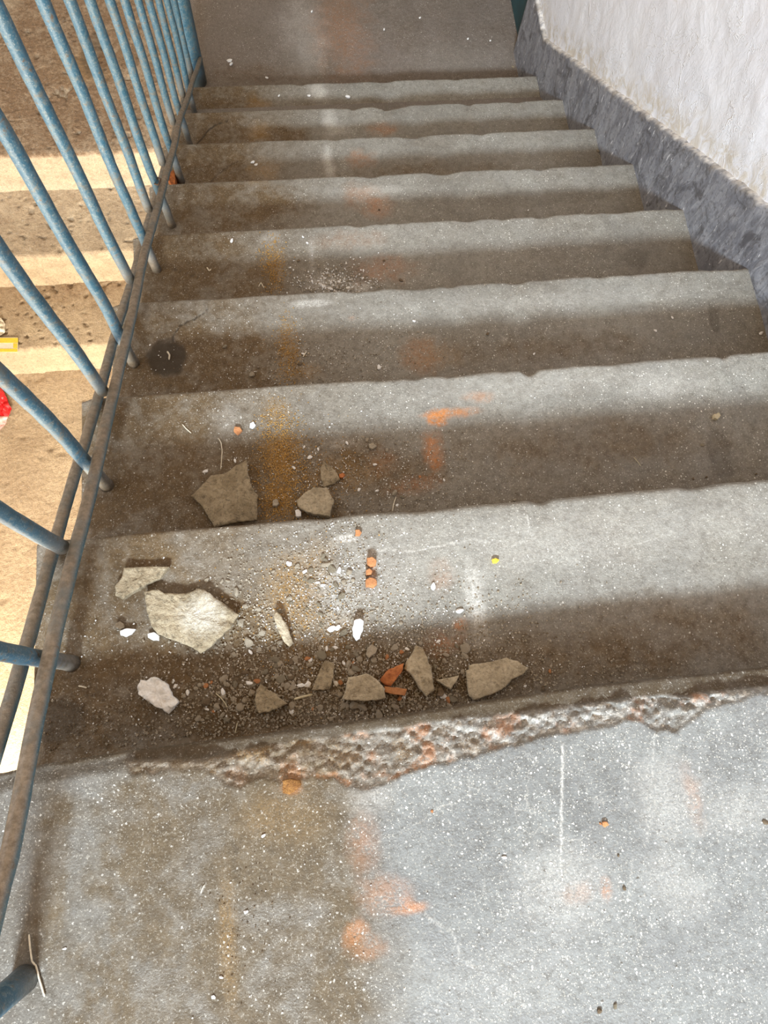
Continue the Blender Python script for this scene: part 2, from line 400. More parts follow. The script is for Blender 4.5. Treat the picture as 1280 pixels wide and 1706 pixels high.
EDGE_CHIPS = {1: [(700, 845, .05, .004), (905, 838, .02, .008), (1160, 815, .03, .006), (540, 862, .03, .004)],
              2: [(885, 620, .018, .014), (760, 628, .05, .006), (690, 628, .02, .006), (1205, 592, .015, .008), (1020, 603, .04, .005)],
              3: [(862, 470, .03, .008), (700, 480, .05, .006), (600, 488, .04, .006), (1000, 460, .03, .006)],
              4: [(780, 362, .05, .008), (600, 372, .03, .006), (900, 355, .03, .008)],
              5: [(740, 287, .05, .012), (620, 295, .03, .008), (900, 278, .03, .007)],
              6: [(690, 228, .05, .012), (800, 222, .03, .008), (560, 235, .03, .007)],
              7: [(650, 190, .06, .022), (590, 183, .03, .012), (780, 172, .03, .010), (860, 168, .03, .006)],
              8: [(640, 134, .05, .010), (760, 130, .03, .008), (500, 140, .03, .008)]}

def step_mesh(k):
    z = -k * R_
    dx = {1: .0024, 2: .0028, 3: .0036}.get(k, .005)
    xs = np.arange(0, W_ + dx, dx); xs[-1] = W_ + .004; xs[0] = 0
    n = len(xs)
    # nosing line: small waviness everywhere, worn bites towards the middle and right
    wear = .35 + .65 * smooth(.25, .7, xs)
    yn = k * T_ + .0030 * fbm(xs * 7, xs * 0 + k * 3.3, 3) * wear - .0075 * np.maximum(0, fbm(xs * 16, xs * 0 + k * 5.1, 13)) * wear + .0013 * fbm(xs * 55, xs * 0 + k * 1.7, 14) * wear
    dz = np.zeros(n)
    for (px, py, w, dep) in EDGE_CHIPS.get(k, []):
        p = at(px, py, z)
        g = smooth(1.15, .0, np.abs(xs - p[0]) / w + .25 * fbm(xs * 60, xs * 0 + k, 77))
        yn -= dep * .6 * g; dz += dep * .35 * g
    y0 = (k - 1) * T_ - .012
    ds = {1: .0024, 2: .003, 3: .004}.get(k, .006)
    nt_ = int((T_ + .012) / ds)
    tv = np.linspace(0, 1, nt_)
    rows_y = []; rows_z = []; rows_t = []
    rad = (.0055 + .004 * (fbm(xs * 10, xs * 0 + k * 2.2, 8) * .5 + .5)) * (0.7 + .6 * wear)
    corner = smooth(.02, .0, xs)      # rounded outer corner at the rail end
    for t in tv:
        y = y0 + (yn - rad - y0) * t
        rows_y.append(y)
        hh = .0012 * fbm(xs * 9, y * 9, 100 + k) + .0006 * fbm(xs * 50, y * 50, 120 + k, 3)
        hh = hh - dz * smooth(.03, .0, yn - rad - y) * .6
        hh = hh + .004 * smooth(.016, .0, y - (k - 1) * T_)       # mortar fillet at the foot of the riser
        rows_z.append(z + hh - corner * .008); rows_t.append(np.ones(n))
    zt = rows_z[-1]
    for a in (22, 45, 68, 90):
        ar = math.radians(a)
        rows_y.append(yn - rad + rad * math.sin(ar)); rows_z.append(zt - rad * (1 - math.cos(ar)))
        rows_t.append(np.ones(n))
    zr = rows_z[-1]
    zb = -(k + 1) * R_ - .006
    for f_ in np.linspace(0, 1, 26)[1:]:
        zz = zr + (zb - zr) * f_
        rows_z.append(zz)
        blend = smooth(0, .35, f_)
        yy = yn * (1 - blend) + (k * T_ + .0) * blend + .0022 * fbm(xs * 12, zz * 12, 200 + k) - corner * 0
        rows_y.append(yy - .004 * min(1, f_ * 4)); rows_t.append(np.full(n, .0))
    Y = np.array(rows_y); Z = np.array(rows_z); X = np.broadcast_to(xs, Y.shape)
    A, B = stain_shade_fields(k, z, X, Y, STAINS_AND_SHADE, LINES)
    B[:, 1] += base_dirt_shade(k, X.ravel(), Y.ravel()); 
    B = np.clip(B, 0, 1)
    V = np.stack([X, Y, Z], -1).reshape(-1, 3)
    nr = len(rows_y)
    F = grid_faces(nr, n)
    # close the outer end and the underside
    zb2 = np.minimum(-(k) * R_ - .045, Z[:, 0] - .03)
    low = np.stack([X[:, 0], Y[:, 0], np.minimum(Z[:, 0] - .001, np.maximum(zb, -k * R_ - .05 - 0 * zb2))], -1)
    base = len(V)
    V = np.vstack([V, low]); a = np.arange(nr - 1)
    F2 = np.stack([a * n, (a + 1) * n, base + a + 1, base + a], -1)
    A = np.vstack([A, np.tile([0, 0, 0], (nr, 1))]); B = np.vstack([B, np.tile([0, .8, 0], (nr, 1))])
    F = np.vstack([F, F2])
    return mesh_from('step', V, F, M_STEP, True, {'stA': A, 'stB': B})

for k in range(1, 9):
    o = new_obj('step', step_mesh(k), stair)
# the sloping concrete waist the steps are cast on
wv = []
for x in (0.006, W_ + .003):
    for y, z in ((0.0, -R_ - .035), (8 * T_ - .01, -9 * R_ + .12), (8 * T_ - .01, -9 * R_ - .10), (0.0, -R_ - .22)):
        wv.append((x, y, z))
wf = [[0, 1, 2, 3], [7, 6, 5, 4], [0, 4, 5, 1], [1, 5, 6, 2], [2, 6, 7, 3], [3, 7, 4, 0]]
wm = mesh_from('waist_slab', wv, wf, M_LOW, False)
new_obj('waist_slab', wm, stair)

# ------------------------------------------------------------------ the landing, its screed broken off along the edge
def poly_at(pts, z):
    P = np.array([at(px, py, z)[:2] for px, py in pts]); return P[:, 0], P[:, 1]

def landing():
    zl = LZ - .026
    lx, ly = poly_at([(0, 1293), (60, 1278), (130, 1266), (200, 1255), (330, 1238), (500, 1217), (640, 1197), (800, 1171), (1000, 1142), (1150, 1126), (1280, 1112)], zl)
    mx, my = poly_at([(215, 1268), (330, 1266), (420, 1246), (560, 1227), (700, 1207), (850, 1190), (960, 1178), (1040, 1162), (1140, 1160), (1230, 1150), (1280, 1140)], LZ - .016)
    cx, cy = poly_at([(200, 1270), (222, 1288), (262, 1284), (300, 1284), (340, 1282), (368, 1302), (400, 1311), (440, 1300), (480, 1302), (520, 1296), (560, 1297), (600, 1316), (640, 1308),
                      (670, 1292), (700, 1282), (750, 1270), (800, 1254), (850, 1244), (900, 1231), (960, 1217), (1020, 1206), (1060, 1203), (1095, 1220), (1130, 1222), (1170, 1190), (1210, 1172), (1245, 1163), (1300, 1152)], LZ)
    def fine(a, b, d): return np.arange(a, b, d)
    xs = np.concatenate([np.linspace(-1.30, -.10, 60), fine(-.09, .90, .0022), np.linspace(.905, W_ + .004, 60)])
    lip = np.interp(xs, lx, ly, left=ly[0], right=ly[-1])
    lip += .0016 * fbm(xs * 20, xs * 0 + 1, 4)
    mid = np.interp(xs, mx, my) + .003 * fbm(xs * 35, xs * 0 + 2, 6)
    chip = np.interp(xs, cx, cy) + .005 * fbm(xs * 45, xs * 0 + 7, 16) + .002 * fbm(xs * 160, xs * 0 + 7, 19)
    on = smooth(cx[0], cx[0] + .012, xs) * 1.0
    on *= smooth(1.30, 1.1, xs)
    chip = np.where(on > .02, chip, 9); mid = np.where(on > .02, mid, 9)
    s = np.concatenate([fine(.0045, .36, .0022), np.linspace(.37, 1.2, 40)])[::-1]
    ys, zs = [], []
    for v in s:
        y = lip - v
        h = .0009 * fbm(xs * 7, y * 7, 300) + .0004 * fbm(xs * 40, y * 40, 301, 3)
        c = smooth(-.0015, .0030, y - chip) * on          # inside the broken strip
        dd = np.clip(y - chip, 0, .1)
        rough = .0042 * fbm(xs * 45, y * 70, 310, 5) + .0034 * fbm(xs * 130, y * 190, 311, 3) + .0022 * fbm(xs * 260, y * 300, 313, 2)
        zc = -.0028 - dd * .34 + rough * smooth(.0, .012, dd) + rough * .25
        mm = smooth(-.002, .003, y - mid) * on
        zm = -.0175 + .0012 * fbm(xs * 30, y * 90, 312) - .16 * np.clip(y - mid, 0, .1)
        zc = zc * (1 - mm) + zm * mm
        # where nothing broke off the edge rolls over gently
        roll = -.010 * smooth(.020, .0, v) * (1 - on)
        ys.append(y); zs.append(LZ + h * (1 - c) + zc * c + roll)
    z0 = zs[-1]; rad = .006
    for a in (20, 45, 70, 90):
        ar = math.radians(a)
        ys.append(lip - .0045 + rad * math.sin(ar)); zs.append(z0 - rad * (1 - math.cos(ar)))
    z1 = zs[-1]
    for f_ in np.linspace(0, 1, 20)[1:]:
        zz = z1 + (-R_ - .006 - z1) * f_
        ys.append((lip + .0015) * (1 - smooth(0, .5, f_)) + (-.002) * smooth(0, .5, f_) + .002 * fbm(xs * 12, zz * 12, 320)); zs.append(zz)
    Y = np.array(ys); Z = np.array(zs); X = np.broadcast_to(xs, Y.shape)
    A, B = stain_shade_fields(0, LZ, X, Y, STAINS_AND_SHADE, LINES)
    B[:, 1] += (.12 + .42 * smooth(.55, .30, X + .1 * fbm(X * 9, Y * 9, 43)) + .28 * (fbm(X * 5, Y * 5, 41) * .6 + fbm(X * 25, Y * 25, 42) * .4)).ravel()  # dirt film, left part browner to paint the camera holder's shadow
    # the exposed bed under the screed: lime-white and brick-red crumbs on the right, brown on the left
    cc = (smooth(-.001, .003, Y - chip) * on * smooth(.004, -.002, Y - mid)).ravel()
    xr = X.ravel(); yr = Y.ravel()
    n1 = fbm(xr * 110, yr * 190, 50, 3) * .75 + fbm(xr * 260, yr * 300, 52, 2) * .45; n2 = fbm(xr * 38, yr * 38, 51, 4)
    A[:, 2] = np.maximum(A[:, 2], cc * smooth(-.15, .35, n1) * smooth(.30, .55, xr) * .85)
    A[:, 2] = np.maximum(A[:, 2], cc * (.10 + smooth(.0, .5, n1) * .32))
    A[:, 0] = np.maximum(A[:, 0], cc * smooth(.12, .45, n2) * .55 * smooth(.2, .4, xr))
    A[:, 1] = np.maximum(A[:, 1], cc * (.16 + smooth(.1, .5, -n2) * .35) * smooth(.75, .3, xr))
    B[:, 1] = np.where(cc > .3, np.maximum(B[:, 1], .55 - .25 * smooth(.3, .6, xr)), B[:, 1])
    ml = (smooth(-.002, .003, Y - mid) * on).ravel()
    B[:, 1] = np.maximum(B[:, 1], ml * 1.0)
    B[:, 0] = np.maximum(B[:, 0], ml * .38)
    lipd = smooth(.016, .0, np.broadcast_to(lip, X.shape) - Y).ravel()
    B[:, 1] = np.maximum(B[:, 1], lipd * .8)
    # grime on the front of the slab
    B[:, 1] = np.where(Z.ravel() < LZ - .03, .8, B[:, 1])
    B = np.clip(B, 0, 1)
    V = np.stack([X, Y, Z], -1).reshape(-1, 3)
    me = mesh_from('floor', V, grid_faces(len(ys), len(xs)), M_LAND, True, {'stA': A, 'stB': B})
    return me
fl = new_obj('floor', landing()); tag(fl, kind='structure')
def box(v0, v1):
    (x0, y0, z0), (x1, y1, z1) = v0, v1
    v = [(x0, y0, z0), (x1, y0, z0), (x1, y1, z0), (x0, y1, z0), (x0, y0, z1), (x1, y0, z1), (x1, y1, z1), (x0, y1, z1)]
    f = [[0, 3, 2, 1], [4, 5, 6, 7], [0, 1, 5, 4], [1, 2, 6, 5], [2, 3, 7, 6], [3, 0, 4, 7]]
    return v, f
v, f = box((-1.30, -1.2, -.17), (W_, -.010, LZ - .045))
new_obj('landing_slab', mesh_from('landing_slab', v, f, M_LOW, False), fl)

# ------------------------------------------------------------------ lower landing, lower flight, ground
def sheet(name, x0, x1, y0, y1, z, d, m, level, amp=.002, edge=None, extra=None):
    xs = np.arange(x0, x1 + d, d); ys = np.arange(y0, y1 + d, d); xs[-1] = x1; ys[-1] = y1
    X, Y = np.meshgrid(xs, ys)
    Z = z + amp * fbm(X * 8, Y * 8, 400 + level) + amp * .5 * fbm(X * 45, Y * 45, 410 + level, 3)
    if extra is not None: Z = Z + extra(X, Y)
    A, B = stain_shade_fields(level, z, X, Y, STAINS_AND_SHADE, LINES)
    B[:, 1] = np.clip(B[:, 1] + (.25 + .35 * fbm(X * 5, Y * 5, 420 + level)).ravel(), 0, 1)
    V = np.stack([X, Y, Z], -1).reshape(-1, 3)
    return mesh_from(name, V, grid_faces(len(ys), len(xs)), m, True, {'stA': A, 'stB': B})

Z9 = -9 * R_
o = new_obj('floor', sheet('lower_floor', 0.0, 1.43, 8 * T_ - .02, 3.75, Z9, .008, M_LOW, 9)); tag(o, kind='structure')
def holes(X, Y):
    n = fbm(X * 26, Y * 26, 900, 3); n2 = fbm(X * 60, Y * 60, 905, 2); return -.014 * smooth(.46, .60, n) - .008 * smooth(.6, .75, n2)

def left_level(idx, y_edge, z, y_back, name='left_step'):
    """rough plastered treads that come down towards the entrance; riser faces the camera"""
    xs = np.arange(-1.30, .002, .006); n = len(xs)
    yn = y_edge + .004 * fbm(xs * 6, xs * 0 + idx, 500) + .003 * fbm(xs * 30, xs * 0 + idx, 501)
    ys, zs = [], []
    for t in np.linspace(0, 1, int((y_back - y_edge) / .006)):
        y = y_back + (yn + .016 - y_back) * t
        ys.append(y); zs.append(z + .0025 * fbm(xs * 9, y * 9, 510 + idx) + .0016 * fbm(xs * 40, y * 40, 511 + idx) + holes(xs, y + idx))
    zt = zs[-1]; rad = .016
    for a in (18, 36, 54, 72, 90):
        ar = math.radians(a); ys.append(yn + rad - rad * math.sin(ar)); zs.append(zt - rad * (1 - math.cos(ar)))
    zr = zs[-1]
    for f_ in np.linspace(0, 1, 24)[1:]:
        zz = zr + (z - R_ - .004 - zr) * f_
        zs.append(zz); ys.append(yn + .003 * fbm(xs * 14, zz * 14, 530 + idx) - .012 * smooth(.8, 1, f_))
    Y = np.array(ys); Z = np.array(zs); X = np.broadcast_to(xs, Y.shape)
    A, B = stain_shade_fields(9 if idx == 0 else 90 + idx, z, X, Y, STAINS_AND_SHADE, LINES)
    B[:, 1] = np.clip(B[:, 1] + (.30 + (.45 if idx == 0 else 0) + .45 * fbm(X * 5, Y * 5, 540 + idx) + .25 * fbm(X * 30, Y * 30, 541)).ravel(), 0, 1)
    B[:, 1] *= 1 - .85 * smooth(z - .006, z - .016, Z.ravel())
    V = np.stack([X, Y, Z], -1).reshape(-1, 3)
    return mesh_from(name, V, grid_faces(len(ys), n)[:, ::-1], M_GROUND, True, {'stA': A, 'stB': B})

low = empty('stair_flight'); tag(low, 'rough plastered short flight seen through the blue balusters, lit warm', 'stairs', kind='structure')
o = new_obj('floor', left_level(0, 2.150, Z9, 3.75, 'left_floor')); tag(o, kind='structure')
new_obj('step', left_level(1, 1.835, Z9 - R_, 2.16), low)
new_obj('step', left_level(2, 1.532, Z9 - 2 * R_, 1.845), low)
ZG = Z9 - 3 * R_
def dimple(X, Y):
    p = at(60, 625, ZG); d = np.hypot((X - p[0]) / 1.0, (Y - p[1]) / .8)
    return -.006 * smooth(.042, .036, d) + .004 * smooth(.034, .0, d) + holes(X, Y) * .5
o = new_obj('floor', sheet('ground_floor', -1.30, W_, -1.6, 1.56, ZG, .010, M_GROUND, 12, .004, extra=dimple)); tag(o, kind='structure')

# ------------------------------------------------------------------ walls
def wallmat():
    m, nt, b = mat('white_trowelled_plaster'); N = NB(nt)
    n1 = N.noise(3, 4, .6); n2 = N.noise(26, 5, .65, 1.2); n3 = N.noise(160, 4, .6)
    r1 = N.noise(11, 4, .55, 1.2); ridge = N.ramp(N.m('ABSOLUTE', N.m('SUBTRACT', r1, .5)), .0, .014, 1.0, 0.0)
    mp = nt.nodes.new('ShaderNodeMapping'); mp.inputs['Rotation'].default_value = (.8, 0, 0); mp.inputs['Scale'].default_value = (1, 3.2, 1)
    nt.links.new(N.P, mp.inputs['Vector'])
    r2 = N.noise(9, 4, .6, 1.0, vec=mp.outputs[0]); ridge2 = N.ramp(N.m('ABSOLUTE', N.m('SUBTRACT', r2, .47)), .0, .010, 1.0, 0.0)
    gate = N.ramp(N.noise(6, 2, .5), .45, .58, 0, 1)
    rr = N.m('MULTIPLY', N.m('MAXIMUM', ridge, ridge2), gate)
    col = N.mix(N.ramp(n1, .35, .65), (.85, .885, .97), (.80, .83, .92))
    A = N.attr('stA')
    col = N.mix(N.m('MULTIPLY', A[1], N.ramp(n2, .40, .62, .05, 1)), col, (.60, .54, .43))
    col = N.mix(N.ramp(N.noise(18, 5, .7, .8), .60, .72, 0, .35), col, (.66, .63, .60))
    col = N.mix(N.m('MULTIPLY', rr, .35), col, (.97, .97, .98))
    nt.links.new(col, b.inputs['Base Color']); b.inputs['Roughness'].default_value = .62
    h = N.m('ADD', N.m('MULTIPLY', rr, .9), N.m('MULTIPLY', n2, 1.0)); h = N.m('ADD', h, N.m('MULTIPLY', n3, .15))
    nt.links.new(N.bump(h, .42, .005), b.inputs['Normal'])
    return m
M_WALL = wallmat()
def skirtmat():
    m, nt, b = mat('scuffed_grey_paint'); N = NB(nt)
    mp = nt.nodes.new('ShaderNodeMapping'); mp.inputs['Rotation'].default_value = (.45, 0, 0); mp.inputs['Scale'].default_value = (1, 3.6, 1.0)
    nt.links.new(N.P, mp.inputs['Vector'])
    st = N.noise(16, 6, .68, 1.0, vec=mp.outputs[0]); st2 = N.noise(24, 3, .55, .4, vec=mp.outputs[0]); n1 = N.noise(9, 5, .6); n2 = N.noise(90, 4, .6)
    col = N.mix(N.ramp(n1, .35, .65), (.27, .285, .33), (.17, .18, .215))
    col = N.mix(N.ramp(st, .46, .64, 0, .7), col, (.36, .375, .42))
    col = N.mix(N.ramp(st2, .665, .69, 0, .95), col, (.72, .74, .80))
    col = N.mix(N.ramp(n2, .5, .7, 0, .7), col, (.09, .09, .105))
    col = N.mix(N.ramp(N.noise(13, 6, .75, .9), .50, .64, 0, .75), col, (.07, .07, .08))
    A = N.attr('stA'); col = N.mix(N.m('MULTIPLY', A[2], N.ramp(n2, .3, .6, .2, 1)), col, (.78, .77, .76))
    col = N.mix(N.m('MULTIPLY', A[1], N.ramp(n2, .3, .6, .5, 1)), col, (.20, .17, .13))
    nt.links.new(col, b.inputs['Base Color']); b.inputs['Roughness'].default_value = .42
    nt.links.new(N.bump(N.m('ADD', st, N.m('MULTIPLY', n2, .5)), .5, .003), b.inputs['Normal'])
    return m
M_SKIRT = skirtmat()

Y_CORNER = 2.57
def wall_right():
    ys = np.concatenate([np.linspace(-1.2, .5, 50), np.arange(.51, Y_CORNER, .010), [Y_CORNER]]); zs = np.concatenate([np.arange(-2.04, .2, .010), np.linspace(.22, 1.3, 40)])
    Y, Z = np.meshgrid(ys, zs)
    X = W_ + .004 * fbm(Y * 4, Z * 4, 600) + .0025 * fbm(Y * 22, Z * 22, 601) + .0
    top = skirt_top(Y)
    A = np.zeros((Y.size, 3)); d = (Z - top)
    A[:, 1] = (smooth(.10, .0, d + .05 * fbm(Y * 14, Z * 14, 602)) * .75).ravel()
    V = np.stack([X, Y, Z], -1).reshape(-1, 3)
    return mesh_from('wall_right', V, grid_faces(len(zs), len(ys))[:, ::-1], M_WALL, True, {'stA': A})
def skirt_top(y):
    y = np.asarray(y, float)
    return np.where(y < 0.1, .085, np.maximum(-R_ / T_ * y + .145, -1.235))
def skirt_mesh():
    ys = np.concatenate([np.linspace(-1.2, .5, 60), np.arange(.506, Y_CORNER, .006), [Y_CORNER]]); n = len(ys)
    top = skirt_top(ys) + .004 * fbm(ys * 9, ys * 0, 610) + .004 * fbm(ys * 60, ys * 0 + 3, 611)
    bot = np.maximum(-R_ / T_ * ys - .36, Z9 - .01)
    rowsX, rowsZ = [], []
    th = .013
    for f_ in np.linspace(0, 1, 60):
        z = bot + (top - .006 - bot) * f_
        rowsZ.append(z); rowsX.append(W_ - th + .0016 * fbm(ys * 20, z * 20, 612) + .001 * fbm(ys * 80, z * 40, 613))
    rowsZ.append(top - .002); rowsX.append(np.full(n, W_ - th + .004))
    rowsZ.append(top); rowsX.append(np.full(n, W_ - th + .009) + .002 * fbm(ys * 80, ys * 0, 614))
    rowsZ.append(top + .001); rowsX.append(np.full(n, W_ + .006))
    X = np.array(rowsX); Z = np.array(rowsZ); Y = np.broadcast_to(ys, X.shape).copy()
    A = np.zeros((X.size, 3)); dd = (top[None, :] - Z)
    A[:, 2] = (smooth(.009, .0, dd + .008 * fbm(Y * 50, Z * 50, 615)) * .85).ravel()
    A[:, 1] = (smooth(.03, .0, dd - .004) * smooth(0, .4, fbm(Y * 40, Z * 40, 616)) * .5).ravel()
    # end return at the door corner
    V = np.stack([X, Y, Z], -1).reshape(-1, 3); nr = len(rowsX)
    F = grid_faces(nr, n)[:, ::-1]
    base = len(V); endv = np.stack([np.full(nr, W_ + .02), Y[:, -1], Z[:, -1]], -1)
    a = np.arange(nr - 1); F2 = np.stack([a * n + n - 1, base + a, base + a + 1, (a + 1) * n + n - 1], -1)[:, ::-1]
    V = np.vstack([V, endv]); A = np.vstack([A, np.zeros((nr, 3))])
    return mesh_from('baseboard_right', V, np.vstack([F, F2]), M_SKIRT, True, {'stA': A})
wr = new_obj('wall_right', wall_right()); tag(wr, kind='structure')
bb = new_obj('baseboard_right', skirt_mesh()); tag(bb, kind='structure')
M_PLAIN = simple('aged_hall_plaster', (.56, .50, .42), (.46, .40, .33), 8, .4, .85)
def plane_obj(name, pts, m, kind='structure'):
    me = mesh_from(name, pts, [[0, 1, 2, 3]], m, False); o = new_obj(name, me); tag(o, kind=kind); return o
plane_obj('wall_far', [(-1.3, 3.75, -2.1), (W_ + .1, 3.75, -2.1), (W_ + .1, 3.75, 1.3), (-1.3, 3.75, 1.3)], M_PLAIN)
plane_obj('wall_left', [(-1.3, -1.2, -2.1), (-1.3, 3.75, -2.1), (-1.3, 3.75, 1.3), (-1.3, -1.2, 1.3)], M_PLAIN)

# the teal door at the foot of the flight
M_TEAL = simple('teal_door_paint', (.012, .075, .095), (.008, .05, .065), 12, .3, .45)
door = empty('door_1', (W_ + .012, Y_CORNER + .02, Z9)); tag(door, kind='structure')
def part_box(name, a, b, m, parent, bev=0.0):
    v, f = box(a, b); me = mesh_from(name, v, f, m, False); o = new_obj(name, me, parent)
    if bev:
        md = o.modifiers.new('bevel', 'BEVEL'); md.width = bev; md.segments = 2
    return o
part_box('door_leaf', (.004, .04, .004), (.044, .96, 2.0), M_TEAL, door, .002)
part_box('door_frame', (.0, -.02, 0.0), (.07, .04, 2.06), M_TEAL, door, .002)
part_box('door_frame', (.0, .96, 0.0), (.07, 1.02, 2.06), M_TEAL, door, .002)
part_box('door_frame', (.0, -.02, 2.0), (.07, 1.02, 2.06), M_TEAL, door, .002)
plane_obj('wall_right', [(W_ + .083, Y_CORNER - .02, -1.6), (W_ + .083, 3.75, -1.6), (W_ + .083, 3.75, 1.3), (W_ + .083, Y_CORNER - .02, 1.3)], M_PLAIN)

# ------------------------------------------------------------------ railing
def tube(path, rad, seg=14, jitter=0.0, seed=0, foot=None, caps=True):
    """round bar along a path; returns vertices, faces and a dust mask"""
    P = [Vector(p) for p in path]; V = []; Fc = []; D = []
    up = Vector((0, 0, 1))
    rnd = random.Random(seed)
    for i, p in enumerate(P):
        d = (P[min(i + 1, len(P) - 1)] - P[max(i - 1, 0)]).normalized()
        a = d.cross(Vector((1, 0, 0)) if abs(d.x) < .9 else up).normalized(); b = d.cross(a)
        r = rad[i] if hasattr(rad, '__len__') else rad
        for j in range(seg):
            t = 2 * math.pi * j / seg
            rr = r * (1 + jitter * (rnd.random() - .5))
            V.append(p + a * math.cos(t) * rr + b * math.sin(t) * rr)
            D.append(foot(p) if foot else 0.0)
    for i in range(len(P) - 1):
        for j in range(seg):
            k = (j + 1) % seg
            Fc.append([i * seg + j, i * seg + k, (i + 1) * seg + k, (i + 1) * seg + j])
    if caps:
        Fc.append(list(range(seg))[::-1]); Fc.append([(len(P) - 1) * seg + j for j in range(seg)])
    return V, Fc, D

def tube_obj(name, path, rad, m, parent, **kw):
    V, F, D = tube(path, rad, **kw)
    arr = np.zeros((len(V), 3)); arr[:, 0] = D
    me = mesh_from(name, V, F, m, True, {'foot': arr})
    return new_obj(name, me, parent)

def interp_path(pts, n):
    P = np.array(pts, float); d = np.concatenate([[0], np.cumsum(np.linalg.norm(np.diff(P, axis=0), axis=1))])
    t = np.linspace(0, d[-1], n)
    return np.stack([np.interp(t, d, P[:, i]) for i in range(3)], -1)

XB = .050
rail = empty('stair_railing', (0, 0, 0))
tag(rail, 'blue painted steel stair railing of round bars along the left edge of the steps', 'railing')
ROD = [(-.178, .118), (-.056, .045), (.05, -.004), (.237, -.103), (.367, -.180), (.538, -.280), (.719, -.372), (.934, -.488), (1.113, -.592), (1.32, -.718), (1.709, -.940), (2.10, -1.188), (2.455, -1.415)]
rpath = interp_path([(.072, y, z) for y, z in ROD], 120)
rpath[:, 0] += .0012 * np.sin(np.arange(120) * .35); rpath[:, 2] += .0010 * np.sin(np.arange(120) * .23 + 1)
tube_obj('bottom_rail', rpath, .0087, M_ROD, rail, jitter=.10, seed=3, seg=16)
lpath = interp_path([(.030, y, -R_ / T_ * y + .004) for y in (.004, .5, 1.0, 1.5, 2.0, 2.45)], 120)
lpath[:, 0] += .0010 * np.sin(np.arange(120) * .3)
tube_obj('bottom_rail', lpath, .0082, M_ROD, rail, jitter=.10, seed=4, seg=16)
def rod_z(y): return float(np.interp(y, [p[0] for p in ROD], [p[1] for p in ROD]))
def top_z(y): return -R_ / T_ * y + .86
FEET = {1: (.048, .120), 2: (.042, .413), 3: (.043, .717), 4: (.054, 1.040), 5: (.058, 1.288), 6: (.055, 1.566), 7: (.056, 1.850), 8: (.050, 2.140)}
rnd = random.Random(5)
for k, (x, y) in FEET.items():
    zf = -k * R_ - .001
    n = 40; zz = np.linspace(zf, top_z(y), n)
    path = [(x + (XB - x) * min(1, i / 8) + .0008 * math.sin(i * .5 + k), y + .0008 * math.cos(i * .4 + k), z) for i, z in enumerate(zz)]
    rad = [.0112 if i == 0 else .0100 for i in range(n)]
    tube_obj('baluster', path, rad, M_BAR, rail, jitter=.09, seed=k, foot=lambda p, zf=zf: max(0, .9 - (p.z - zf) / .16))
for y in (.262, .558, .868, 1.165, 1.43, 1.71, 1.99, 2.28):
    zf = rod_z(y) - .010
    zz = np.linspace(zf, top_z(y), 36)
    path = [(XB + .0008 * math.sin(i * .5 + y * 9), y + .0008 * math.cos(i * .4 + y * 7), z) for i, z in enumerate(zz)]
    tube_obj('baluster', path, .0098, M_BAR, rail, jitter=.09, seed=int(y * 100), foot=lambda p, zf=zf: max(0, .65 - (p.z - zf) / .14))
# newel posts
NP0 = at(52, 1622, LZ); NP0 = (float(NP0[0]) - .006, float(NP0[1]) - .004)
tube_obj('newel_post', [(NP0[0], NP0[1], LZ - .002 + i * .052) for i in range(20)], [.0135] + [.0125] * 19, M_BAR, rail, jitter=.04, seed=21, foot=lambda p: max(0, .5 - (p.z - LZ) / .05))
tube_obj('newel_post', [(.040, 2.470, Z9 - .002 + i * .1) for i in range(11)], .036, M_BAR, rail, jitter=.01, seed=22, seg=28, foot=lambda p: max(0, .35 - (p.z - Z9) / .3))
tube_obj('handrail', interp_path([(NP0[0], NP0[1], .94), (XB, .0, .86), (XB, 2.2, top_z(2.2)), (.04, 2.47, -.54)], 60), .021, M_BAR, rail, jitter=.03, seed=23, seg=18)

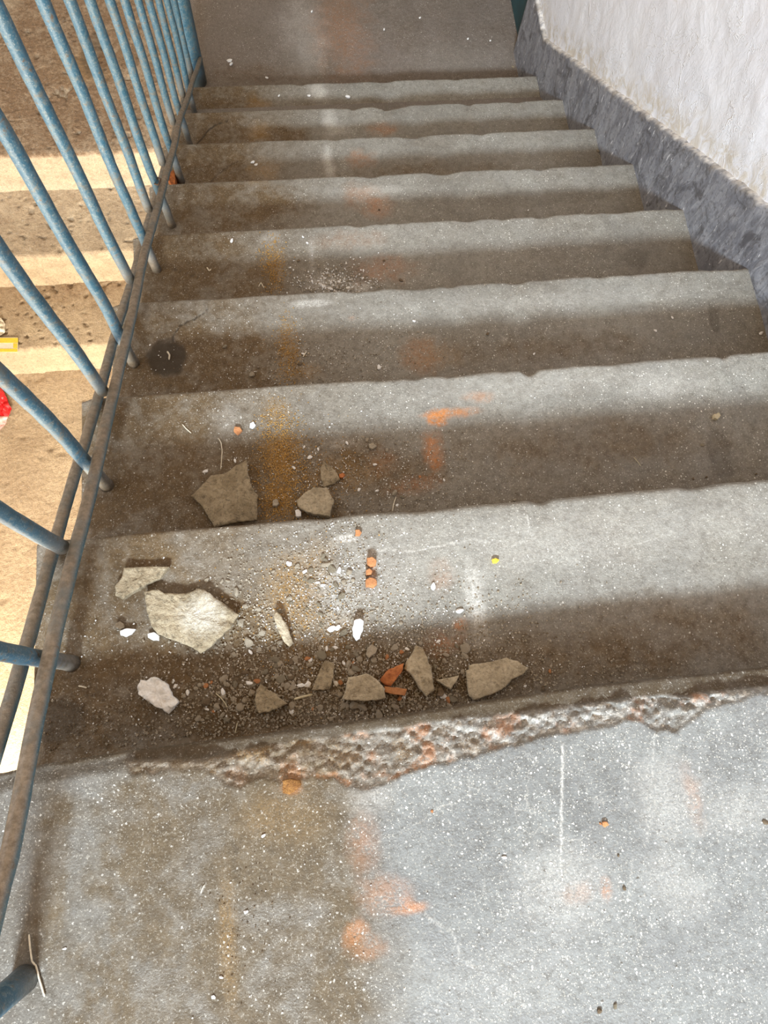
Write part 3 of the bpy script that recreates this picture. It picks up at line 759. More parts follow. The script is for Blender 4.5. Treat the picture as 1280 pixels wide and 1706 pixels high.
# ------------------------------------------------------------------ broken pieces
def shard(name, px_outline, z, thick, m, label, cat='rubble', seed=0, tilt=(0, 0), lift=0.0, rough=.0034, group=None, res=.0025, lean=.96):
    """a broken slab: jagged outline, uneven top, rough sides"""
    zt = z + thick
    P = np.array([at(px, py, zt)[:2] for px, py in px_outline])
    # resample with a jagged edge
    Q = []
    for a, b in zip(P, np.roll(P, -1, 0)):
        L = np.linalg.norm(b - a); n = max(1, int(L / res))
        for i in range(n): Q.append(a + (b - a) * i / n)
    Q = np.array(Q); c = Q.mean(0)
    if np.sum(Q[:, 0] * np.roll(Q[:, 1], -1) - np.roll(Q[:, 0], -1) * Q[:, 1]) < 0: Q = Q[::-1]
    nrm = Q - c; nrm /= np.linalg.norm(nrm, axis=1)[:, None] + 1e-9
    Q = Q + nrm * (fbm(Q[:, 0] * 120, Q[:, 1] * 120, seed)[:, None] * .0016 + fbm(Q[:, 0] * 380, Q[:, 1] * 380, seed + 3)[:, None] * .0008)
    n = len(Q)
    size = np.abs(Q - c).max()
    def top(x, y, e):
        return (zt + tilt[0] * (x - c[0]) + tilt[1] * (y - c[1]) + rough * fbm(x * 45, y * 45, seed + 9) * 1.2 + rough * .8 * fbm(x * 130, y * 130, seed + 11)
                - e * min(.0018, thick * .2))
    V = []; F = []
    rings = [(0.0, None)]
    fr = [.12, .28, .45, .62, .78, .90, .97]
    V.append((c[0], c[1], float(top(c[0:1], c[1:2], 0)[0])))
    for f_ in fr + [1.0]:
        q = c + (Q - c) * f_
        zt_ = top(q[:, 0], q[:, 1], 1.0 if f_ == 1 else (.25 if f_ > .96 else 0))
        V += [(a[0], a[1], b) for a, b in zip(q, zt_)]
    nR = len(fr) + 1
    sides = [.30, .65, 1.0]
    zt_ = top(Q[:, 0], Q[:, 1], 1)
    zb = z - .0006 + lift * 0
    for s in sides:
        k = lean if s == 1.0 else 1 - (1 - lean) * s + 0
        q = c + (Q - c) * k + nrm * (fbm(Q[:, 0] * 200, Q[:, 1] * 200 + s * 9, seed + 5)[:, None] * min(.0012, thick * .2))
        V += [(a[0], a[1], float(t_ + (zb - t_) * s)) for a, t_ in zip(q, zt_)]
    nR += 3
    V.append((c[0], c[1], zb))
    for j in range(n):
        k = (j + 1) % n
        F.append([0, 1 + j, 1 + k])
        for r in range(nR - 1):
            a = 1 + r * n
            F.append([a + j, a + n + j, a + n + k, a + k])
        a = 1 + (nR - 1) * n
        F.append([a + j, len(V) - 1, a + k])
    V = np.array(V); org = np.array([c[0], c[1], z]); V -= org
    me = mesh_from(name, V, F, m, False)
    # round only the top, keep the broken sides crisp
    sm = np.array([abs(p.normal.z) > .6 for p in me.polygons]); me.polygons.foreach_set('use_smooth', sm)
    o = new_obj(name, me); o.location = org
    tag(o, label, cat, group)
    return o

z1, z2 = -R_ + .001, -2 * R_ + .001
shard('mortar_slab', [(240, 985), (262, 981), (274, 988), (290, 989), (312, 988), (330, 980), (340, 983), (365, 1000), (398, 1024), (385, 1045), (358, 1070), (345, 1083), (334, 1089), (318, 1078), (285, 1065), (264, 1057), (250, 1042), (243, 1010)], z1, .013, M_SHARD,
      'largest broken mortar slab with a powdery white patch, at left of the top step', seed=1, tilt=(.02, .0))
shard('mortar_slab', [(206, 946), (250, 943), (282, 944), (268, 962), (245, 973), (222, 986), (203, 998), (192, 990), (191, 976), (202, 962)], z1, .011, M_SHARD,
      'wing shaped mortar fragment touching the upper left of the largest slab', seed=2)
shard('mortar_slab', [(318, 826), (334, 811), (352, 792), (374, 788), (392, 776), (411, 766), (414, 790), (419, 810), (429, 824), (428, 865), (405, 868), (380, 872), (357, 877), (345, 858), (332, 838)], z2, .013, M_SHARD,
      'five sided mortar slab lying at the edge of the second step', seed=3, tilt=(0, .02))
shard('mortar_fragment', [(494, 834), (508, 820), (524, 811), (545, 812), (557, 832), (549, 861), (530, 858), (510, 853), (497, 845)], z2, .012, M_SHARD2,
      'rounded grey mortar fragment beside ochre sand on the second step', seed=4, tilt=(0, -.1))
shard('mortar_fragment', [(539, 768), (550, 775), (562, 788), (567, 799), (556, 806), (539, 811), (534, 795), (534, 780)], z2, .009, M_SHARD,
      'small pointed mortar chip just above the rounded fragment on second step', seed=5)
shard('mortar_fragment', [(460, 1018), (468, 1024), (480, 1046), (488, 1070), (482, 1077), (472, 1068), (462, 1046), (456, 1026)], z1, .014, M_SHARD2,
      'narrow upright mortar sliver right of the largest slab on top step', seed=6, tilt=(-.35, .0))
shard('mortar_fragment', [(434, 1139), (444, 1147), (458, 1155), (479, 1172), (462, 1181), (448, 1187), (430, 1188), (424, 1168), (427, 1150)], z1, .013, M_SHARD,
      'leftmost triangular mortar chunk in the row along the landing foot', seed=7, tilt=(.08, -.05))
shard('mortar_fragment', [(541, 1099), (557, 1104), (556, 1128), (549, 1148), (532, 1150), (519, 1150), (528, 1128), (535, 1110)], z1, .010, M_SHARD,
      'tapering mortar fragment right of the matchstick on the top step', seed=8)
shard('mortar_fragment', [(580, 1128), (596, 1127), (612, 1122), (628, 1132), (641, 1148), (643, 1163), (629, 1168), (600, 1168), (570, 1165), (576, 1145)], z1, .017, M_SHARD2,
      'wide mortar chunk with swirled pale top left of the brick pieces', seed=9, tilt=(.05, .15))
shard('mortar_fragment', [(693, 1075), (704, 1079), (713, 1098), (719, 1115), (725, 1150), (712, 1161), (700, 1146), (688, 1127), (674, 1113), (679, 1098), (688, 1088)], z1, .014, M_SHARD2,
      'long standing mortar flake immediately right of the brick pieces', seed=10, tilt=(.05, .1))
shard('mortar_fragment', [(727, 1133), (745, 1129), (766, 1125), (760, 1138), (752, 1149), (741, 1142)], z1, .011, M_SHARD2,
      'small kite shaped mortar chip between the long flake and pale flat piece', seed=11)
shard('mortar_fragment', [(730, 1148), (737, 1144), (742, 1154), (736, 1161), (728, 1159)], z1, .007, M_PEBD,
      'dark little stone just below the kite shaped mortar chip', seed=12)
shard('mortar_slab', [(776, 1117), (782, 1115), (781, 1108), (800, 1105), (845, 1096), (862, 1101), (882, 1113), (872, 1124), (853, 1133), (838, 1149), (810, 1160), (789, 1167), (782, 1160), (778, 1138)], z1, .012, M_SHARD2,
      'flat pale mortar slab farthest right in the rubble row', seed=13, rough=.0012)
shard('brick_fragment', [(634, 1132), (646, 1117), (660, 1109), (673, 1105), (669, 1120), (661, 1133), (652, 1143), (641, 1142)], z1, .014, M_BRICK,
      'red brown brick fragment leaning above the orange brick splinter', 'brick', seed=14, tilt=(.1, .25))
shard('brick_fragment', [(641, 1143), (655, 1145), (678, 1148), (675, 1159), (656, 1157), (640, 1153)], z1, .011, M_BRICKL,
      'orange rectangular brick splinter lying between mortar chunks', 'brick', seed=15, rough=.0006)
# the largest slab carries a patch of white powder
pm = M_SHARD.copy(); pm.name = 'powdered_mortar'; nt = pm.node_tree; bs = nt.nodes['Principled BSDF']
N_ = NB(nt, 'obj'); src = bs.inputs['Base Color'].links[0].from_socket
vm = nt.nodes.new('ShaderNodeVectorMath'); vm.operation = 'DISTANCE'; nt.links.new(N_.P, vm.inputs[0]); vm.inputs[1].default_value = (.018, .002, .013)
pf = N_.ramp(N_.m('ADD', vm.outputs['Value'], N_.m('MULTIPLY', N_.noise(60, 5, .7), .045)), .035, .062, 1.0, 0.0)
nt.links.new(N_.mix(N_.m('MULTIPLY', pf, N_.ramp(N_.noise(260, 4, .7), .35, .6, .3, .95)), src, (.56, .53, .46)), bs.inputs['Base Color'])
bpy.data.objects['mortar_slab'].data.materials[0] = pm
# pale crumpled lump
shard('plaster_lump', [(229, 1141), (234, 1133), (243, 1134), (250, 1129), (262, 1128), (268, 1134), (277, 1137), (280, 1145), (286, 1152), (286, 1159), (293, 1164), (298, 1170), (292, 1177), (287, 1180), (280, 1189), (273, 1185), (270, 1181), (259, 1178), (250, 1171), (240, 1163), (231, 1158), (228, 1149)], z1, .013, M_WHITE,
      'white crumpled plaster lump near the rail on the top step', 'plaster', seed=16, rough=.009, res=.0018)
shard('plaster_chip', [(200, 1051), (212, 1047), (225, 1048), (217, 1056), (209, 1060), (201, 1058)], z1, .006, M_WHITE,
      'small white plaster chip left of the largest slab, beside the dark disc', 'plaster', seed=17, rough=.001)
shard('plaster_chip', [(246, 1056), (256, 1053), (265, 1059), (264, 1067), (255, 1066), (248, 1062)], z1, .005, M_WHITE,
      'small white plaster chip tucked under the lower left edge of largest slab', 'plaster', seed=18, rough=.001)
shard('stone_disc', [(192, 1037), (200, 1034), (207, 1039), (207, 1045), (199, 1048), (192, 1044)], z1, .006, M_PEBD,
      'dark round little stone beside the small white plaster chip', 'stone', seed=19, rough=.001)
shard('quartz_pebble', [(590, 1033), (600, 1030), (607, 1034), (604, 1050), (600, 1064), (594, 1067), (589, 1058), (588, 1045)], z1, .013, M_WHITE,
      'long white pebble standing in the lit middle of the top step', 'stone', seed=20, rough=.001)
shard('dark_chip', [(612, 1079), (620, 1073), (629, 1080), (625, 1089), (615, 1096), (610, 1090)], z1, .008, M_PEB,
      'black and white stone chip below the long white pebble', 'stone', seed=21)
for i, (pts, th, lab) in enumerate([([(611, 929), (621, 927), (628, 934), (627, 942), (618, 943), (612, 940)], .012, 'upper brick crumb in the lit orange trio on top step'),
                               ([(610, 950), (616, 947), (621, 951), (619, 957), (611, 957)], .008, 'tiny middle brick crumb in the lit orange trio on top step'),
                               ([(608, 965), (616, 961), (626, 964), (628, 973), (622, 978), (610, 977)], .011, 'lower largest brick crumb in the lit orange trio on top step'),
                               ([(592, 883), (599, 882), (603, 887), (600, 892), (593, 891)], .005, 'lone brick crumb near the far edge of the top step')]):
    shard('brick_crumb', pts, z1, th, M_BRICKL, lab, 'brick', seed=30 + i, rough=.001, group='orange brick crumbs on the top step')
shard('brick_crumb', [(470, 1301), (482, 1296), (500, 1300), (503, 1308), (492, 1317), (482, 1324), (471, 1322)], LZ - .008, .011, M_LUMP,
      'crumbly orange brick lump set in the broken landing edge', 'brick', seed=36, rough=.003)
shard('brick_crumb', [(565, 789), (571, 787), (576, 791), (572, 796), (566, 795)], z2, .006, M_BRICK, 'red brick crumb right of pointed chip on the second step', 'brick', seed=37)
shard('brick_crumb', [(391, 711), (399, 712), (403, 717), (396, 724), (390, 719)], z2, .004, M_BRICKL, 'orange crumb above the five sided slab on the second step', 'brick', seed=38)
shard('brick_crumb', [(1004, 1370), (1012, 1369), (1016, 1375), (1009, 1379), (1004, 1376)], LZ + .001, .003, M_BRICKL, 'tiny orange crumb on the lit right part of landing', 'brick', seed=39)
shard('pebble', [(492, 850), (497, 848), (502, 852), (502, 860), (496, 862), (492, 858)], z2, .009, M_WHITE, 'white pebble at lower left of the rounded mortar fragment', 'stone', seed=40)
shard('pebble', [(454, 833), (462, 830), (465, 838), (461, 844), (454, 844)], z2, .007, M_PEB, 'grey pebble in the ochre sand on the second step', 'stone', seed=41)
shard('pebble', [(614, 739), (622, 737), (628, 742), (622, 748), (615, 746)], z2, .005, M_PEB, 'grey pebble in the upper middle of the second step', 'stone', seed=42)
shard('pebble', [(1190, 690), (1198, 687), (1202, 692), (1196, 699), (1190, 697)], z2, .005, M_STRAW, 'tan pebble alone on the right of the second step', 'stone', seed=43)
shard('pebble', [(820, 932), (827, 929), (832, 933), (828, 939), (822, 938)], z1, .004, M_YEL, 'tiny yellow chip on lit grey part of the top step', 'stone', seed=44)
shard('pebble', [(416, 704), (422, 701), (426, 707), (421, 713), (416, 711)], z2, .004, M_WHITE, 'white chip near the far edge of the second step', 'stone', seed=45)

# pebbles that can be counted: six shapes, copied
def pebble_mesh(seed):
    bm = bmesh.new(); bmesh.ops.create_icosphere(bm, subdivisions=2, radius=1)
    rr = random.Random(seed); s = (rr.uniform(.8, 1.3), rr.uniform(.6, .95), rr.uniform(.45, .7))
    pl = [(Vector((rr.gauss(0, 1), rr.gauss(0, 1), rr.gauss(0, 1))).normalized(), rr.uniform(.55, .85)) for _ in range(9)]
    for v in bm.verts:
        for n_, d in pl:
            t = v.co.dot(n_)
            if t > d: v.co -= n_ * (t - d)
        v.co = Vector((v.co.x * s[0], v.co.y * s[1], v.co.z * s[2]))
    zmin = min(v.co.z for v in bm.verts)
    for v in bm.verts: v.co.z -= zmin + .08
    me = bpy.data.meshes.new('pebble'); bm.to_mesh(me); bm.free()
    return me
PEBM = {}
for mn, mm_ in (('g', M_PEB), ('d', M_PEBD), ('w', M_WHITE), ('o', M_BRICKL), ('s', M_SHARD2)):
    PEBM[mn] = []
    for i in range(5):
        me = pebble_mesh(100 + i * 7 + ord(mn)); me.materials.append(mm_); PEBM[mn].append(me)
KN = {'g': 'grey', 'd': 'brown', 'w': 'white', 'o': 'orange', 's': 'pale'}
rp = random.Random(77)
# (level, px, py, radius m, kind)
PEB = [
 (1,273,930,.0016,'w'),(1,328,984,.0026,'w'),(1,345,967,.003,'g'),(1,370,968,.003,'g'),(1,381,968,.003,'g'),(1,394,985,.005,'g'),(1,409,1010,.005,'g'),(1,402,1038,.005,'g'),(1,415,1070,.006,'g'),(1,437,1054,.0065,'g'),(1,418,1086,.0035,'w'),(1,432,1082,.003,'g'),
 (1,468,1131,.006,'s'),(1,512,1140,.0045,'w'),(1,560,1138,.0038,'w'),(1,567,1137,.0038,'o'),(1,580,1108,.0045,'g'),(1,545,940,.006,'g'),(1,538,927,.0045,'s'),(1,553,948,.006,'s'),(1,582,954,.006,'g'),(1,565,951,.004,'w'),(1,573,970,.005,'g'),(1,560,975,.004,'s'),(1,570,993,.006,'s'),(1,518,968,.004,'s'),
 (1,553,1048,.0052,'w'),(1,563,1046,.004,'w'),(1,573,1053,.005,'s'),(1,580,1078,.004,'s'),(1,535,1092,.007,'s'),(1,573,1105,.003,'w'),(1,592,1115,.006,'s'),(1,585,1120,.005,'g'),(1,724,1112,.0035,'s'),(1,775,1080,.007,'g'),(1,773,1092,.005,'g'),(1,722,977,.005,'w'),(1,766,1018,.005,'w'),(1,771,1119,.005,'g'),(1,755,1165,.005,'s'),(1,748,1175,.004,'g'),(1,790,1174,.007,'g'),
 (1,345,1170,.006,'d'),(1,372,1160,.004,'g'),(1,345,1182,.0025,'w'),(1,408,1167,.005,'g'),(1,400,1178,.006,'g'),(1,378,1140,.003,'g'),(1,289,1135,.0025,'w'),(1,292,1143,.003,'w'),(1,430,1015,.004,'g'),(1,498,1095,.003,'g'),(1,515,1108,.004,'g'),(1,905,1148,.004,'d'),(1,912,1154,.004,'d'),(1,875,1143,.002,'w'),(1,916,1118,.003,'o'),(1,700,1178,.004,'g'),(1,660,1178,.005,'g'),(1,632,1190,.005,'g'),(1,590,1176,.006,'g'),(1,602,1178,.006,'g'),(1,578,1176,.005,'g'),
 (2,578,739,.0035,'w'),(2,612,733,.003,'g'),(2,605,728,.0025,'g'),(2,657,823,.005,'g'),(2,670,828,.0035,'s'),(2,625,775,.0035,'w'),(2,628,818,.003,'w'),(2,598,816,.003,'w'),(2,645,750,.003,'g'),(2,490,780,.003,'w'),(2,507,745,.0025,'w'),(2,530,749,.003,'w'),(2,516,762,.004,'w'),(2,543,845,.003,'w'),(2,392,768,.003,'w'),(2,343,786,.004,'w'),(2,650,812,.003,'g'),(2,700,795,.003,'o'),(2,715,830,.003,'g'),(2,740,800,.0025,'w'),(2,662,842,.0025,'w'),
 (2,1155,798,.003,'d'),(2,1177,795,.003,'d'),(2,1260,790,.003,'d'),(2,1170,742,.0035,'s'),(2,955,835,.004,'s'),(2,858,833,.003,'g'),
 (3,505,590,.003,'w'),(3,890,590,.003,'w'),(3,1092,551,.0035,'w'),(3,1268,556,.005,'w'),(3,812,557,.004,'d'),(3,375,578,.005,'s'),(3,632,612,.005,'w'),(3,420,625,.006,'g'),(3,250,575,.002,'w'),(3,690,535,.003,'w'),(3,1120,530,.003,'w'),(3,500,607,.004,'d'),
 (4,387,402,.0055,'w'),(4,497,435,.004,'d'),(4,640,435,.003,'d'),(4,668,467,.005,'d'),(4,520,470,.004,'w'),(4,540,478,.005,'w'),(4,552,482,.005,'w'),(4,565,470,.004,'w'),(4,580,480,.004,'w'),(4,505,395,.003,'w'),(4,512,405,.003,'w'),(4,396,382,.006,'s'),
 (5,425,270,.004,'w'),(5,632,350,.004,'d'),(5,880,351,.003,'w'),(6,421,271,.006,'w'),(6,427,275,.005,'w'),(6,996,252,.005,'s'),(6,408,190,.003,'w'),
 (8,580,163,.008,'w'),(8,465,160,.005,'w'),(8,515,160,.006,'w'),(9,383,102,.010,'w'),(9,386,108,.008,'w'),(9,445,131,.006,'w'),(9,855,112,.006,'s'),(9,640,50,.005,'w'),(9,700,30,.005,'w'),(9,780,65,.005,'w'),(9,817,68,.004,'w'),(9,520,20,.006,'w'),
 (0,439,1392,.0022,'w'),(0,411,1519,.002,'w'),(0,369,1628,.002,'w'),(0,356,1661,.002,'w'),(0,108,1580,.0018,'w'),(0,410,1519,.002,'w'),(0,720,1352,.0018,'o'),(0,1000,1372,.0016,'o'),(0,1040,1480,.0028,'d'),(0,1030,1425,.002,'d'),(0,998,1683,.0028,'d'),(0,1025,1676,.003,'s'),(0,1275,1370,.003,'d'),(0,918,1438,.0018,'w'),(0,840,1428,.0026,'w'),
]
# loose rubble strewn along the foot of the landing and around the sand, sizes as in the photograph
def near(x, y, pts):
    return any((x - a) ** 2 + (y - b) ** 2 < r * r for a, b, r in pts)
AVOID = [(320, 1035, 85), (238, 968, 48), (260, 1158, 45), (450, 1165, 30), (540, 1125, 32), (608, 1148, 42), (655, 1132, 32), (700, 1118, 42), (748, 1137, 22), (825, 1130, 62), (598, 1048, 22), (618, 952, 30), (505, 1162, 20)]
for _ in range(125):
    for _t in range(40):
        x = rp.gauss(560, 135); y = rp.gauss(1135, 32)
        ymax = 1215 - (x - 500) * .15
        if 300 < x < 900 and 1010 < y < ymax - 6 and not near(x, y, AVOID): break
    else: continue
    PEB.append((1, x, y, rp.uniform(.0022, .0048), rp.choice('ggggssddwo')))
for _ in range(35):
    x = rp.gauss(540, 45); y = rp.gauss(975, 35)
    if y < 905 or near(x, y, AVOID): continue
    PEB.append((1, x, y, rp.uniform(.0018, .004), rp.choice('gsswg')))
PLACE = {0: 'landing', 1: 'top step', 2: 'second step', 3: 'third step', 4: 'fourth step', 5: 'fifth step', 6: 'sixth step', 7: 'seventh step', 8: 'lowest step', 9: 'lower landing'}
MARKS = [(0, 938, 1340, 'long white scratch on the landing'), (0, 385, 1560, 'brown patch on the landing'), (0, 60, 1610, 'near post foot'), (0, 660, 1500, 'orange stain on the landing'),
 (1, 320, 1035, 'largest mortar slab'), (1, 238, 968, 'wing shaped fragment'), (1, 260, 1158, 'white plaster lump'), (1, 450, 1168, 'leftmost triangular chunk'), (1, 540, 1125, 'tapering fragment'),
 (1, 608, 1148, 'swirled mortar chunk'), (1, 655, 1132, 'brick pieces'), (1, 700, 1118, 'long mortar flake'), (1, 747, 1137, 'kite shaped chip'), (1, 825, 1130, 'flat pale slab'), (1, 598, 1048, 'long white pebble'),
 (1, 618, 952, 'lit brick crumbs'), (1, 505, 1162, 'matchstick'), (1, 472, 1047, 'narrow upright sliver'), (1, 620, 1084, 'black and white chip'), (1, 790, 990, 'chalky streak on the top step'),
 (2, 374, 822, 'five sided slab'), (2, 525, 836, 'rounded mortar fragment'), (2, 549, 790, 'pointed chip'), (2, 470, 760, 'ochre sand streak'), (2, 725, 697, 'orange spot on the second step'), (2, 1200, 760, 'dark stain on the second step'),
 (3, 280, 597, 'wet patch on the third step'), (3, 482, 590, 'ochre streak on the third step'), (3, 865, 610, 'middle edge of the third step'), (3, 1190, 530, 'dark scuff on the third step'),
 (4, 560, 475, 'white powder on the fourth step'), (4, 300, 440, 'rail end of the fourth step')]
def place_words(lv, px, py):
    best = None
    for (l, a, b, nm) in MARKS:
        if l != lv: continue
        d = math.hypot(px - a, py - b)
        if best is None or d < best[0]: best = (d, px - a, py - b, nm)
    if best is None: return 'on the ' + PLACE[lv]
    d, dx, dy, nm = best
    w = ('right of' if dx > 0 else 'left of') if abs(dx) > abs(dy) else ('below' if dy > 0 else 'above')
    return ('close ' if d < 60 else 'farther ') + w + ' the ' + nm
for (lv, px, py, r, kd) in PEB:
    z = (LZ if lv == 0 else -lv * R_) if lv < 9 else Z9
    p = at(px, py, z)
    if 1 <= lv <= 8 and not ((lv - 1) * T_ + .01 < p[1] < lv * T_ - .008): continue
    o = new_obj('pebble', rp.choice(PEBM[kd]))
    o.location = (p[0], p[1], z); o.scale = (r * 1.15, r * 1.15, r * 1.0); o.rotation_euler = (0, 0, rp.uniform(0, 6.28))
    szw = 'tiny' if r < .003 else ('small' if r < .0045 else 'larger')
    ww = place_words(lv, px, py)
    tag(o, '%s %s stone crumb %s' % (szw, KN[kd], ww), 'pebble', '%s %s crumbs %s' % (szw, KN[kd], ww))

# fine grit nobody could count
def grit(name, clusters, m, label, cat='grit', seed=0):
    rr = np.random.RandomState(seed); V = []; F = []
    for (lv, px, py, sx, sy, n, rmin, rmax) in clusters:
        z = -lv * R_ if lv else LZ; c = at(px, py, z)
        xy = rr.normal(size=(n, 2)) * [sx, sy] + c[:2]
        for (x, y) in xy:
            if 1 <= lv <= 8 and not ((lv - 1) * T_ + .008 < y < lv * T_ - .008): continue
            if x < .01 or x > W_ - .02: continue
            r = rr.uniform(rmin, rmax) ; b = len(V)
            if lv == 0 and y > -.09 + 0 * x: continue
            q = rr.normal(size=(6, 3)) * .25 + [[1, 0, .4], [-1, 0, .4], [0, 1, .4], [0, -1, .4], [0, 0, 1.1], [0, 0, -.5]]
            V += [tuple(np.array([x, y, z + .0008]) + v * r) for v in q]
            for t in ((0, 2, 4), (2, 1, 4), (1, 3, 4), (3, 0, 4), (2, 0, 5), (1, 2, 5), (3, 1, 5), (0, 3, 5)): F.append([b + i for i in t])
    o = new_obj(name, mesh_from(name, V, F, m, False)); tag(o, label, cat, kind='stuff'); return o
grit('grey_grit', [(1, 560, 1120, .12, .045, 2600, .0007, .0019), (1, 620, 1170, .15, .02, 1500, .0008, .0022), (1, 420, 1160, .07, .025, 700, .0007, .0018), (1, 545, 980, .045, .06, 900, .0006, .0016), (1, 700, 1100, .1, .05, 800, .0006, .0015), (2, 600, 800, .09, .05, 900, .0007, .0016),
     (1, 420, 1010, .03, .04, 300, .0008, .0020), (1, 850, 1110, .12, .05, 250, .0006, .0015), (4, 560, 470, .05, .03, 300, .0012, .0026), (2, 350, 770, .15, .06, 260, .0006, .0014), (3, 620, 590, .15, .05, 350, .0008, .0016)], M_PEB, 'grey mortar grit scattered among the broken pieces on the steps', seed=1)
grit('pale_grit', [(1, 590, 1110, .13, .05, 700, .0006, .0014), (1, 560, 980, .05, .06, 700, .0005, .0013), (2, 580, 790, .12, .05, 450, .0006, .0013), (3, 600, 590, .2, .06, 260, .0007, .0014), (2, 1000, 760, .3, .08, 90, .0006, .0012), (4, 560, 470, .05, .025, 300, .0012, .0024), (1, 300, 1120, .1, .06, 120, .0006, .0012), (3, 350, 600, .1, .05, 60, .0007, .0014), (0, 900, 1500, .2, .08, 120, .0005, .0010)],
     M_WHITE, 'white plaster grains sprinkled over the upper steps', seed=2)
grit('ochre_sand', [(2, 470, 760, .020, .045, 1500, .0006, .0014), (2, 463, 830, .020, .025, 700, .0006, .0014), (1, 500, 1020, .04, .05, 500, .0005, .0012), (3, 482, 590, .015, .04, 500, .0007, .0014), (4, 455, 440, .015, .04, 350, .0010, .0018), (2, 520, 800, .04, .04, 400, .0006, .0013)],
     simple('ochre_grain', (.50, .30, .09), (.34, .19, .05), 90, .2, .9), 'ochre sand spilled in a streak down the steps', 'sand', seed=3)
grit('dark_grit', [(1, 560, 1150, .14, .035, 1600, .0006, .0016), (1, 400, 1150, .08, .03, 600, .0006, .0016), (2, 560, 800, .14, .05, 600, .0005, .0013), (3, 500, 610, .12, .03, 300, .0007, .0013), (1, 120, 1190, .03, .04, 250, .0006, .0013), (0, 400, 1530, .02, .05, 90, .0005, .001)],
     M_PEBD, 'dark brown crumbs of dirt lying with the gravel', 'dirt', seed=4)

# ------------------------------------------------------------------ threads, straws, wire, wrappers
def thread(name, pts, z, r, m, label, cat, arch=.0):
    P = [at(px, py, z) for px, py in pts]
    n = len(P); P = [(p[0], p[1], z + r + arch * math.sin(math.pi * i / max(1, n - 1))) for i, p in enumerate(P)]
    path = interp_path(P, max(6, n * 4))
    org = Vector(path[0]); org.z = z
    V, F, D = tube([Vector(p) - org for p in path], [r * (.55 if i in (0, len(path) - 1) else 1) for i in range(len(path))], seg=8, jitter=.2, seed=len(pts))
    o = new_obj(name, mesh_from(name, V, F, m, True)); o.location = org
    tag(o, label, cat); return o
thread('matchstick', [(490, 1165), (505, 1161), (521, 1157)], z1, .0016, M_STRAW, 'pale matchstick lying below the tapering mortar fragment', 'stick')
thread('fibre', [(364, 730), (369, 739), (371, 752), (370, 765), (368, 782)], z2, .0007, M_CREAM, 'long white fibre curling above the five sided slab', 'fibre', .004)
thread('fibre', [(304, 707), (310, 714), (319, 722)], z2, .0009, M_CREAM, 'short curved white fibre near the far left of second step', 'fibre')
thread('fibre', [(49, 1556), (52, 1578), (55, 1600), (60, 1608)], LZ + .001, .0009, M_CREAM, 'upper white straw at the foot of the near blue post', 'straw', .002)
thread('fibre', [(60, 1606), (66, 1630), (72, 1650), (75, 1660)], LZ + .001, .0010, M_CREAM, 'lower white straw crossing the foot of the near blue post', 'straw')
thread('fibre', [(360, 1155), (369, 1163), (376, 1172), (379, 1179)], z1, .0008, M_STRAW, 'bent tan fibre left of the triangular mortar chunk', 'fibre', .002)
thread('fibre', [(392, 1222), (394, 1212), (396, 1204)], z1, .0007, M_STRAW, 'straight tan fibre close to the landing foot', 'fibre')
thread('fibre', [(131, 1143), (138, 1144), (145, 1146)], z1, .0010, M_CREAM, 'short white fibre near the rail on the top step', 'fibre')
thread('fibre', [(654, 852), (656, 840), (660, 828)], z2, .0008, M_CREAM, 'thin white stalk at the edge of second step centre', 'fibre')
thread('fibre', [(279, 586), (283, 592), (282, 600)], -3 * R_ + .001, .0016, M_CREAM, 'white scrap lying in the dark wet patch on third step', 'scrap')
thread('fibre', [(505, 595), (508, 590), (511, 586)], -3 * R_ + .001, .0010, M_CREAM, 'short pale straw in middle of the third step', 'straw')
thread('fibre', [(345, 446), (349, 452), (352, 449)], -4 * R_ + .001, .0015, M_CREAM, 'white bent scrap on the left of the fourth step', 'scrap')
thread('fibre', [(335, 1488), (337, 1481), (341, 1474)], LZ + .001, .0006, M_CREAM, 'tiny white thread on the shaded brown part of landing', 'fibre')
thread('fibre', [(431, 478), (435, 471), (440, 480)], -4 * R_ + .001, .0010, M_CREAM, 'tiny white scrap near the edge of fourth step', 'scrap')
thread('fibre', [(1056, 762), (1063, 770), (1068, 777)], z2, .0006, M_STRAW, 'thin reddish straw on right of the second step', 'straw')

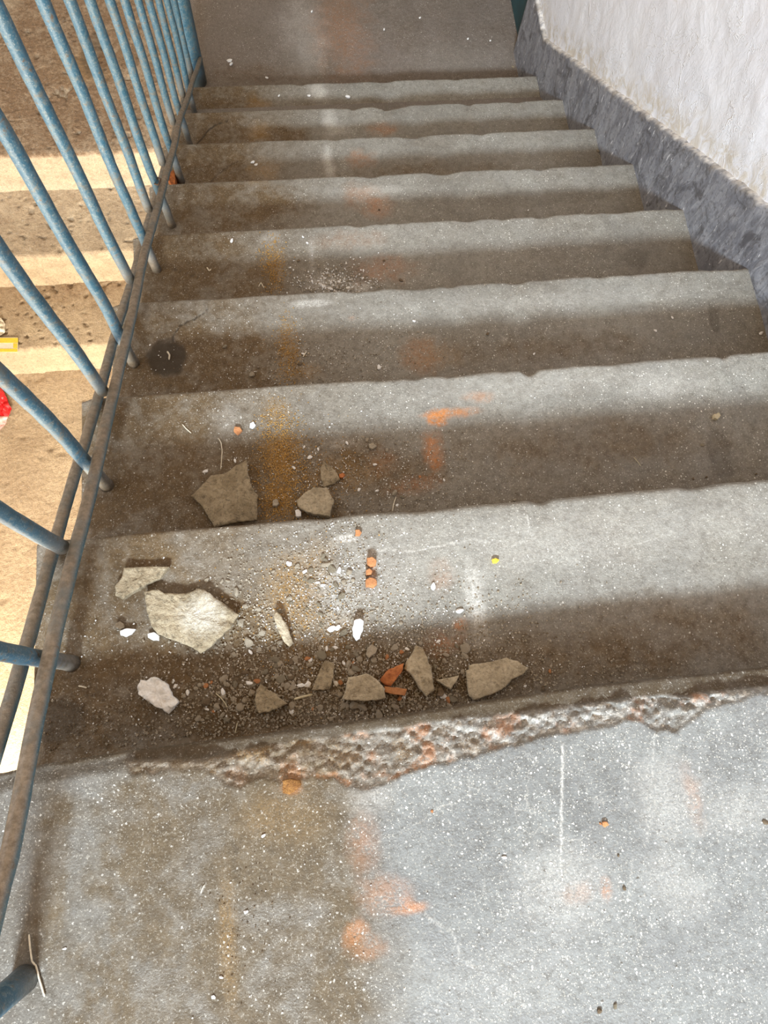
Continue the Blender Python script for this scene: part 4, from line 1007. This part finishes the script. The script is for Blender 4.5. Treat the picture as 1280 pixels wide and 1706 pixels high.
# wire and rag at the rail
def wire():
    p = [atx(262, 300, .05), atx(256, 306, .045), atx(264, 308, .075), atx(268, 298, .08), atx(262, 296, .055)]
    path = interp_path(p, 24); org = Vector(path.mean(0))
    V, F, D = tube([Vector(q) - org for q in path], .0018, seg=8)
    o = new_obj('tie_wire', mesh_from('tie_wire', V, F, M_WIRE)); o.location = org
    tag(o, 'rusty tie wire looped round a baluster foot above the fourth riser', 'wire')
wire()
def crumple(name, px_outline, z, h, m, label, cat, seed, n=26, group=None, parent=None):
    """a folded scrap: outline with creased height"""
    P = np.array([at(px, py, z)[:2] for px, py in px_outline]); c = P.mean(0)
    ang = np.linspace(0, 1, len(P) * 6, endpoint=False) * len(P)
    i0 = ang.astype(int); fr = (ang - i0)[:, None]; Q = P[i0] * (1 - fr) + P[(i0 + 1) % len(P)] * fr
    V = [(c[0], c[1], z + h)]; F = []; m_ = len(Q)
    fr_ = [.2, .4, .6, .8, 1.0]
    for f_ in fr_:
        q = c + (Q - c) * f_
        zz = z + .001 + h * np.abs(fbm(q[:, 0] * 40, q[:, 1] * 40, seed, 2)) * 1.3 * (1.1 - f_ * .6)
        V += [(a[0], a[1], b) for a, b in zip(q, zz)]
    for j in range(m_):
        k = (j + 1) % m_; F.append([0, 1 + j, 1 + k])
        for r in range(4): a = 1 + r * m_; F.append([a + j, a + m_ + j, a + m_ + k, a + k])
    V = np.array(V); org = np.array([c[0], c[1], z]); V -= org
    o = new_obj(name, mesh_from(name, V, F, m, False), parent)
    md = o.modifiers.new('thickness', 'SOLIDIFY'); md.thickness = .0008; md.offset = 1
    if parent is None: o.location = org; tag(o, label, cat, group)
    return o, org
wrap, worg = crumple('snack_wrapper', [(-22, 640), (6, 648), (14, 668), (21, 683), (14, 695), (-2, 700), (-25, 702), (-30, 670)], ZG + .003, .03, M_RED, 'crumpled red plastic wrapper on the ground beyond the railing', 'wrapper', 71)
w2, o2 = crumple('clear_film', [(-20, 698), (4, 694), (14, 694), (10, 706), (0, 718), (-20, 716)], ZG + .004, .012, M_PINK, '', '', 72, parent=wrap)
w2.location = Vector(o2) - Vector(worg)
crumple('paper_scrap', [(-12, 536), (2, 530), (9, 540), (9, 553), (3, 560), (-12, 558)], Z9 - 2 * R_ + .003, .02, M_CREAM, 'crumpled white paper on the rough lower step left of railing', 'paper', 73)
# printed sachet: yellow bands over cream
zs_ = Z9 - 2 * R_ + .006
def quad(px, z): return [tuple(at(a, b, z)) for a, b in px]
Q = np.array(quad([(-14, 586), (30, 586), (30, 562), (-14, 562)], zs_)); org = Q.mean(0)
sv = [tuple(q - org) for q in Q]; sv += [(a, b, c - .0012) for a, b, c in sv]
sach = new_obj('sachet', mesh_from('sachet', sv, [[0, 1, 2, 3], [7, 6, 5, 4], [0, 4, 5, 1], [1, 5, 6, 2], [2, 6, 7, 3], [3, 7, 4, 0]], M_CREAM, False)); sach.location = org
tag(sach, 'flat yellow and cream printed sachet on rough step beside white paper', 'sachet')
for i, px in enumerate([[(-14, 571), (30, 571), (30, 563), (-14, 563)], [(-12, 586), (29, 586), (29, 581), (-12, 581)], [(22, 580), (29, 580), (29, 572), (22, 572)]]):
    q = [tuple(np.array(p) - org) for p in quad(px, zs_ + .0008)]
    new_obj('printed_band', mesh_from('printed_band', q + [(a, b, c - .0006) for a, b, c in q], [[0, 1, 2, 3], [0, 4, 5, 1], [1, 5, 6, 2], [2, 6, 7, 3], [3, 7, 4, 0]], M_YEL, False), sach)
shard('rag_lump', [(283, 285), (290, 282), (292, 292), (292, 306), (284, 306), (279, 298)], -6 * R_ + .002, .03, M_RAG, 'rusty orange rag lump wedged under rail on sixth step', 'rag', seed=81, rough=.006)
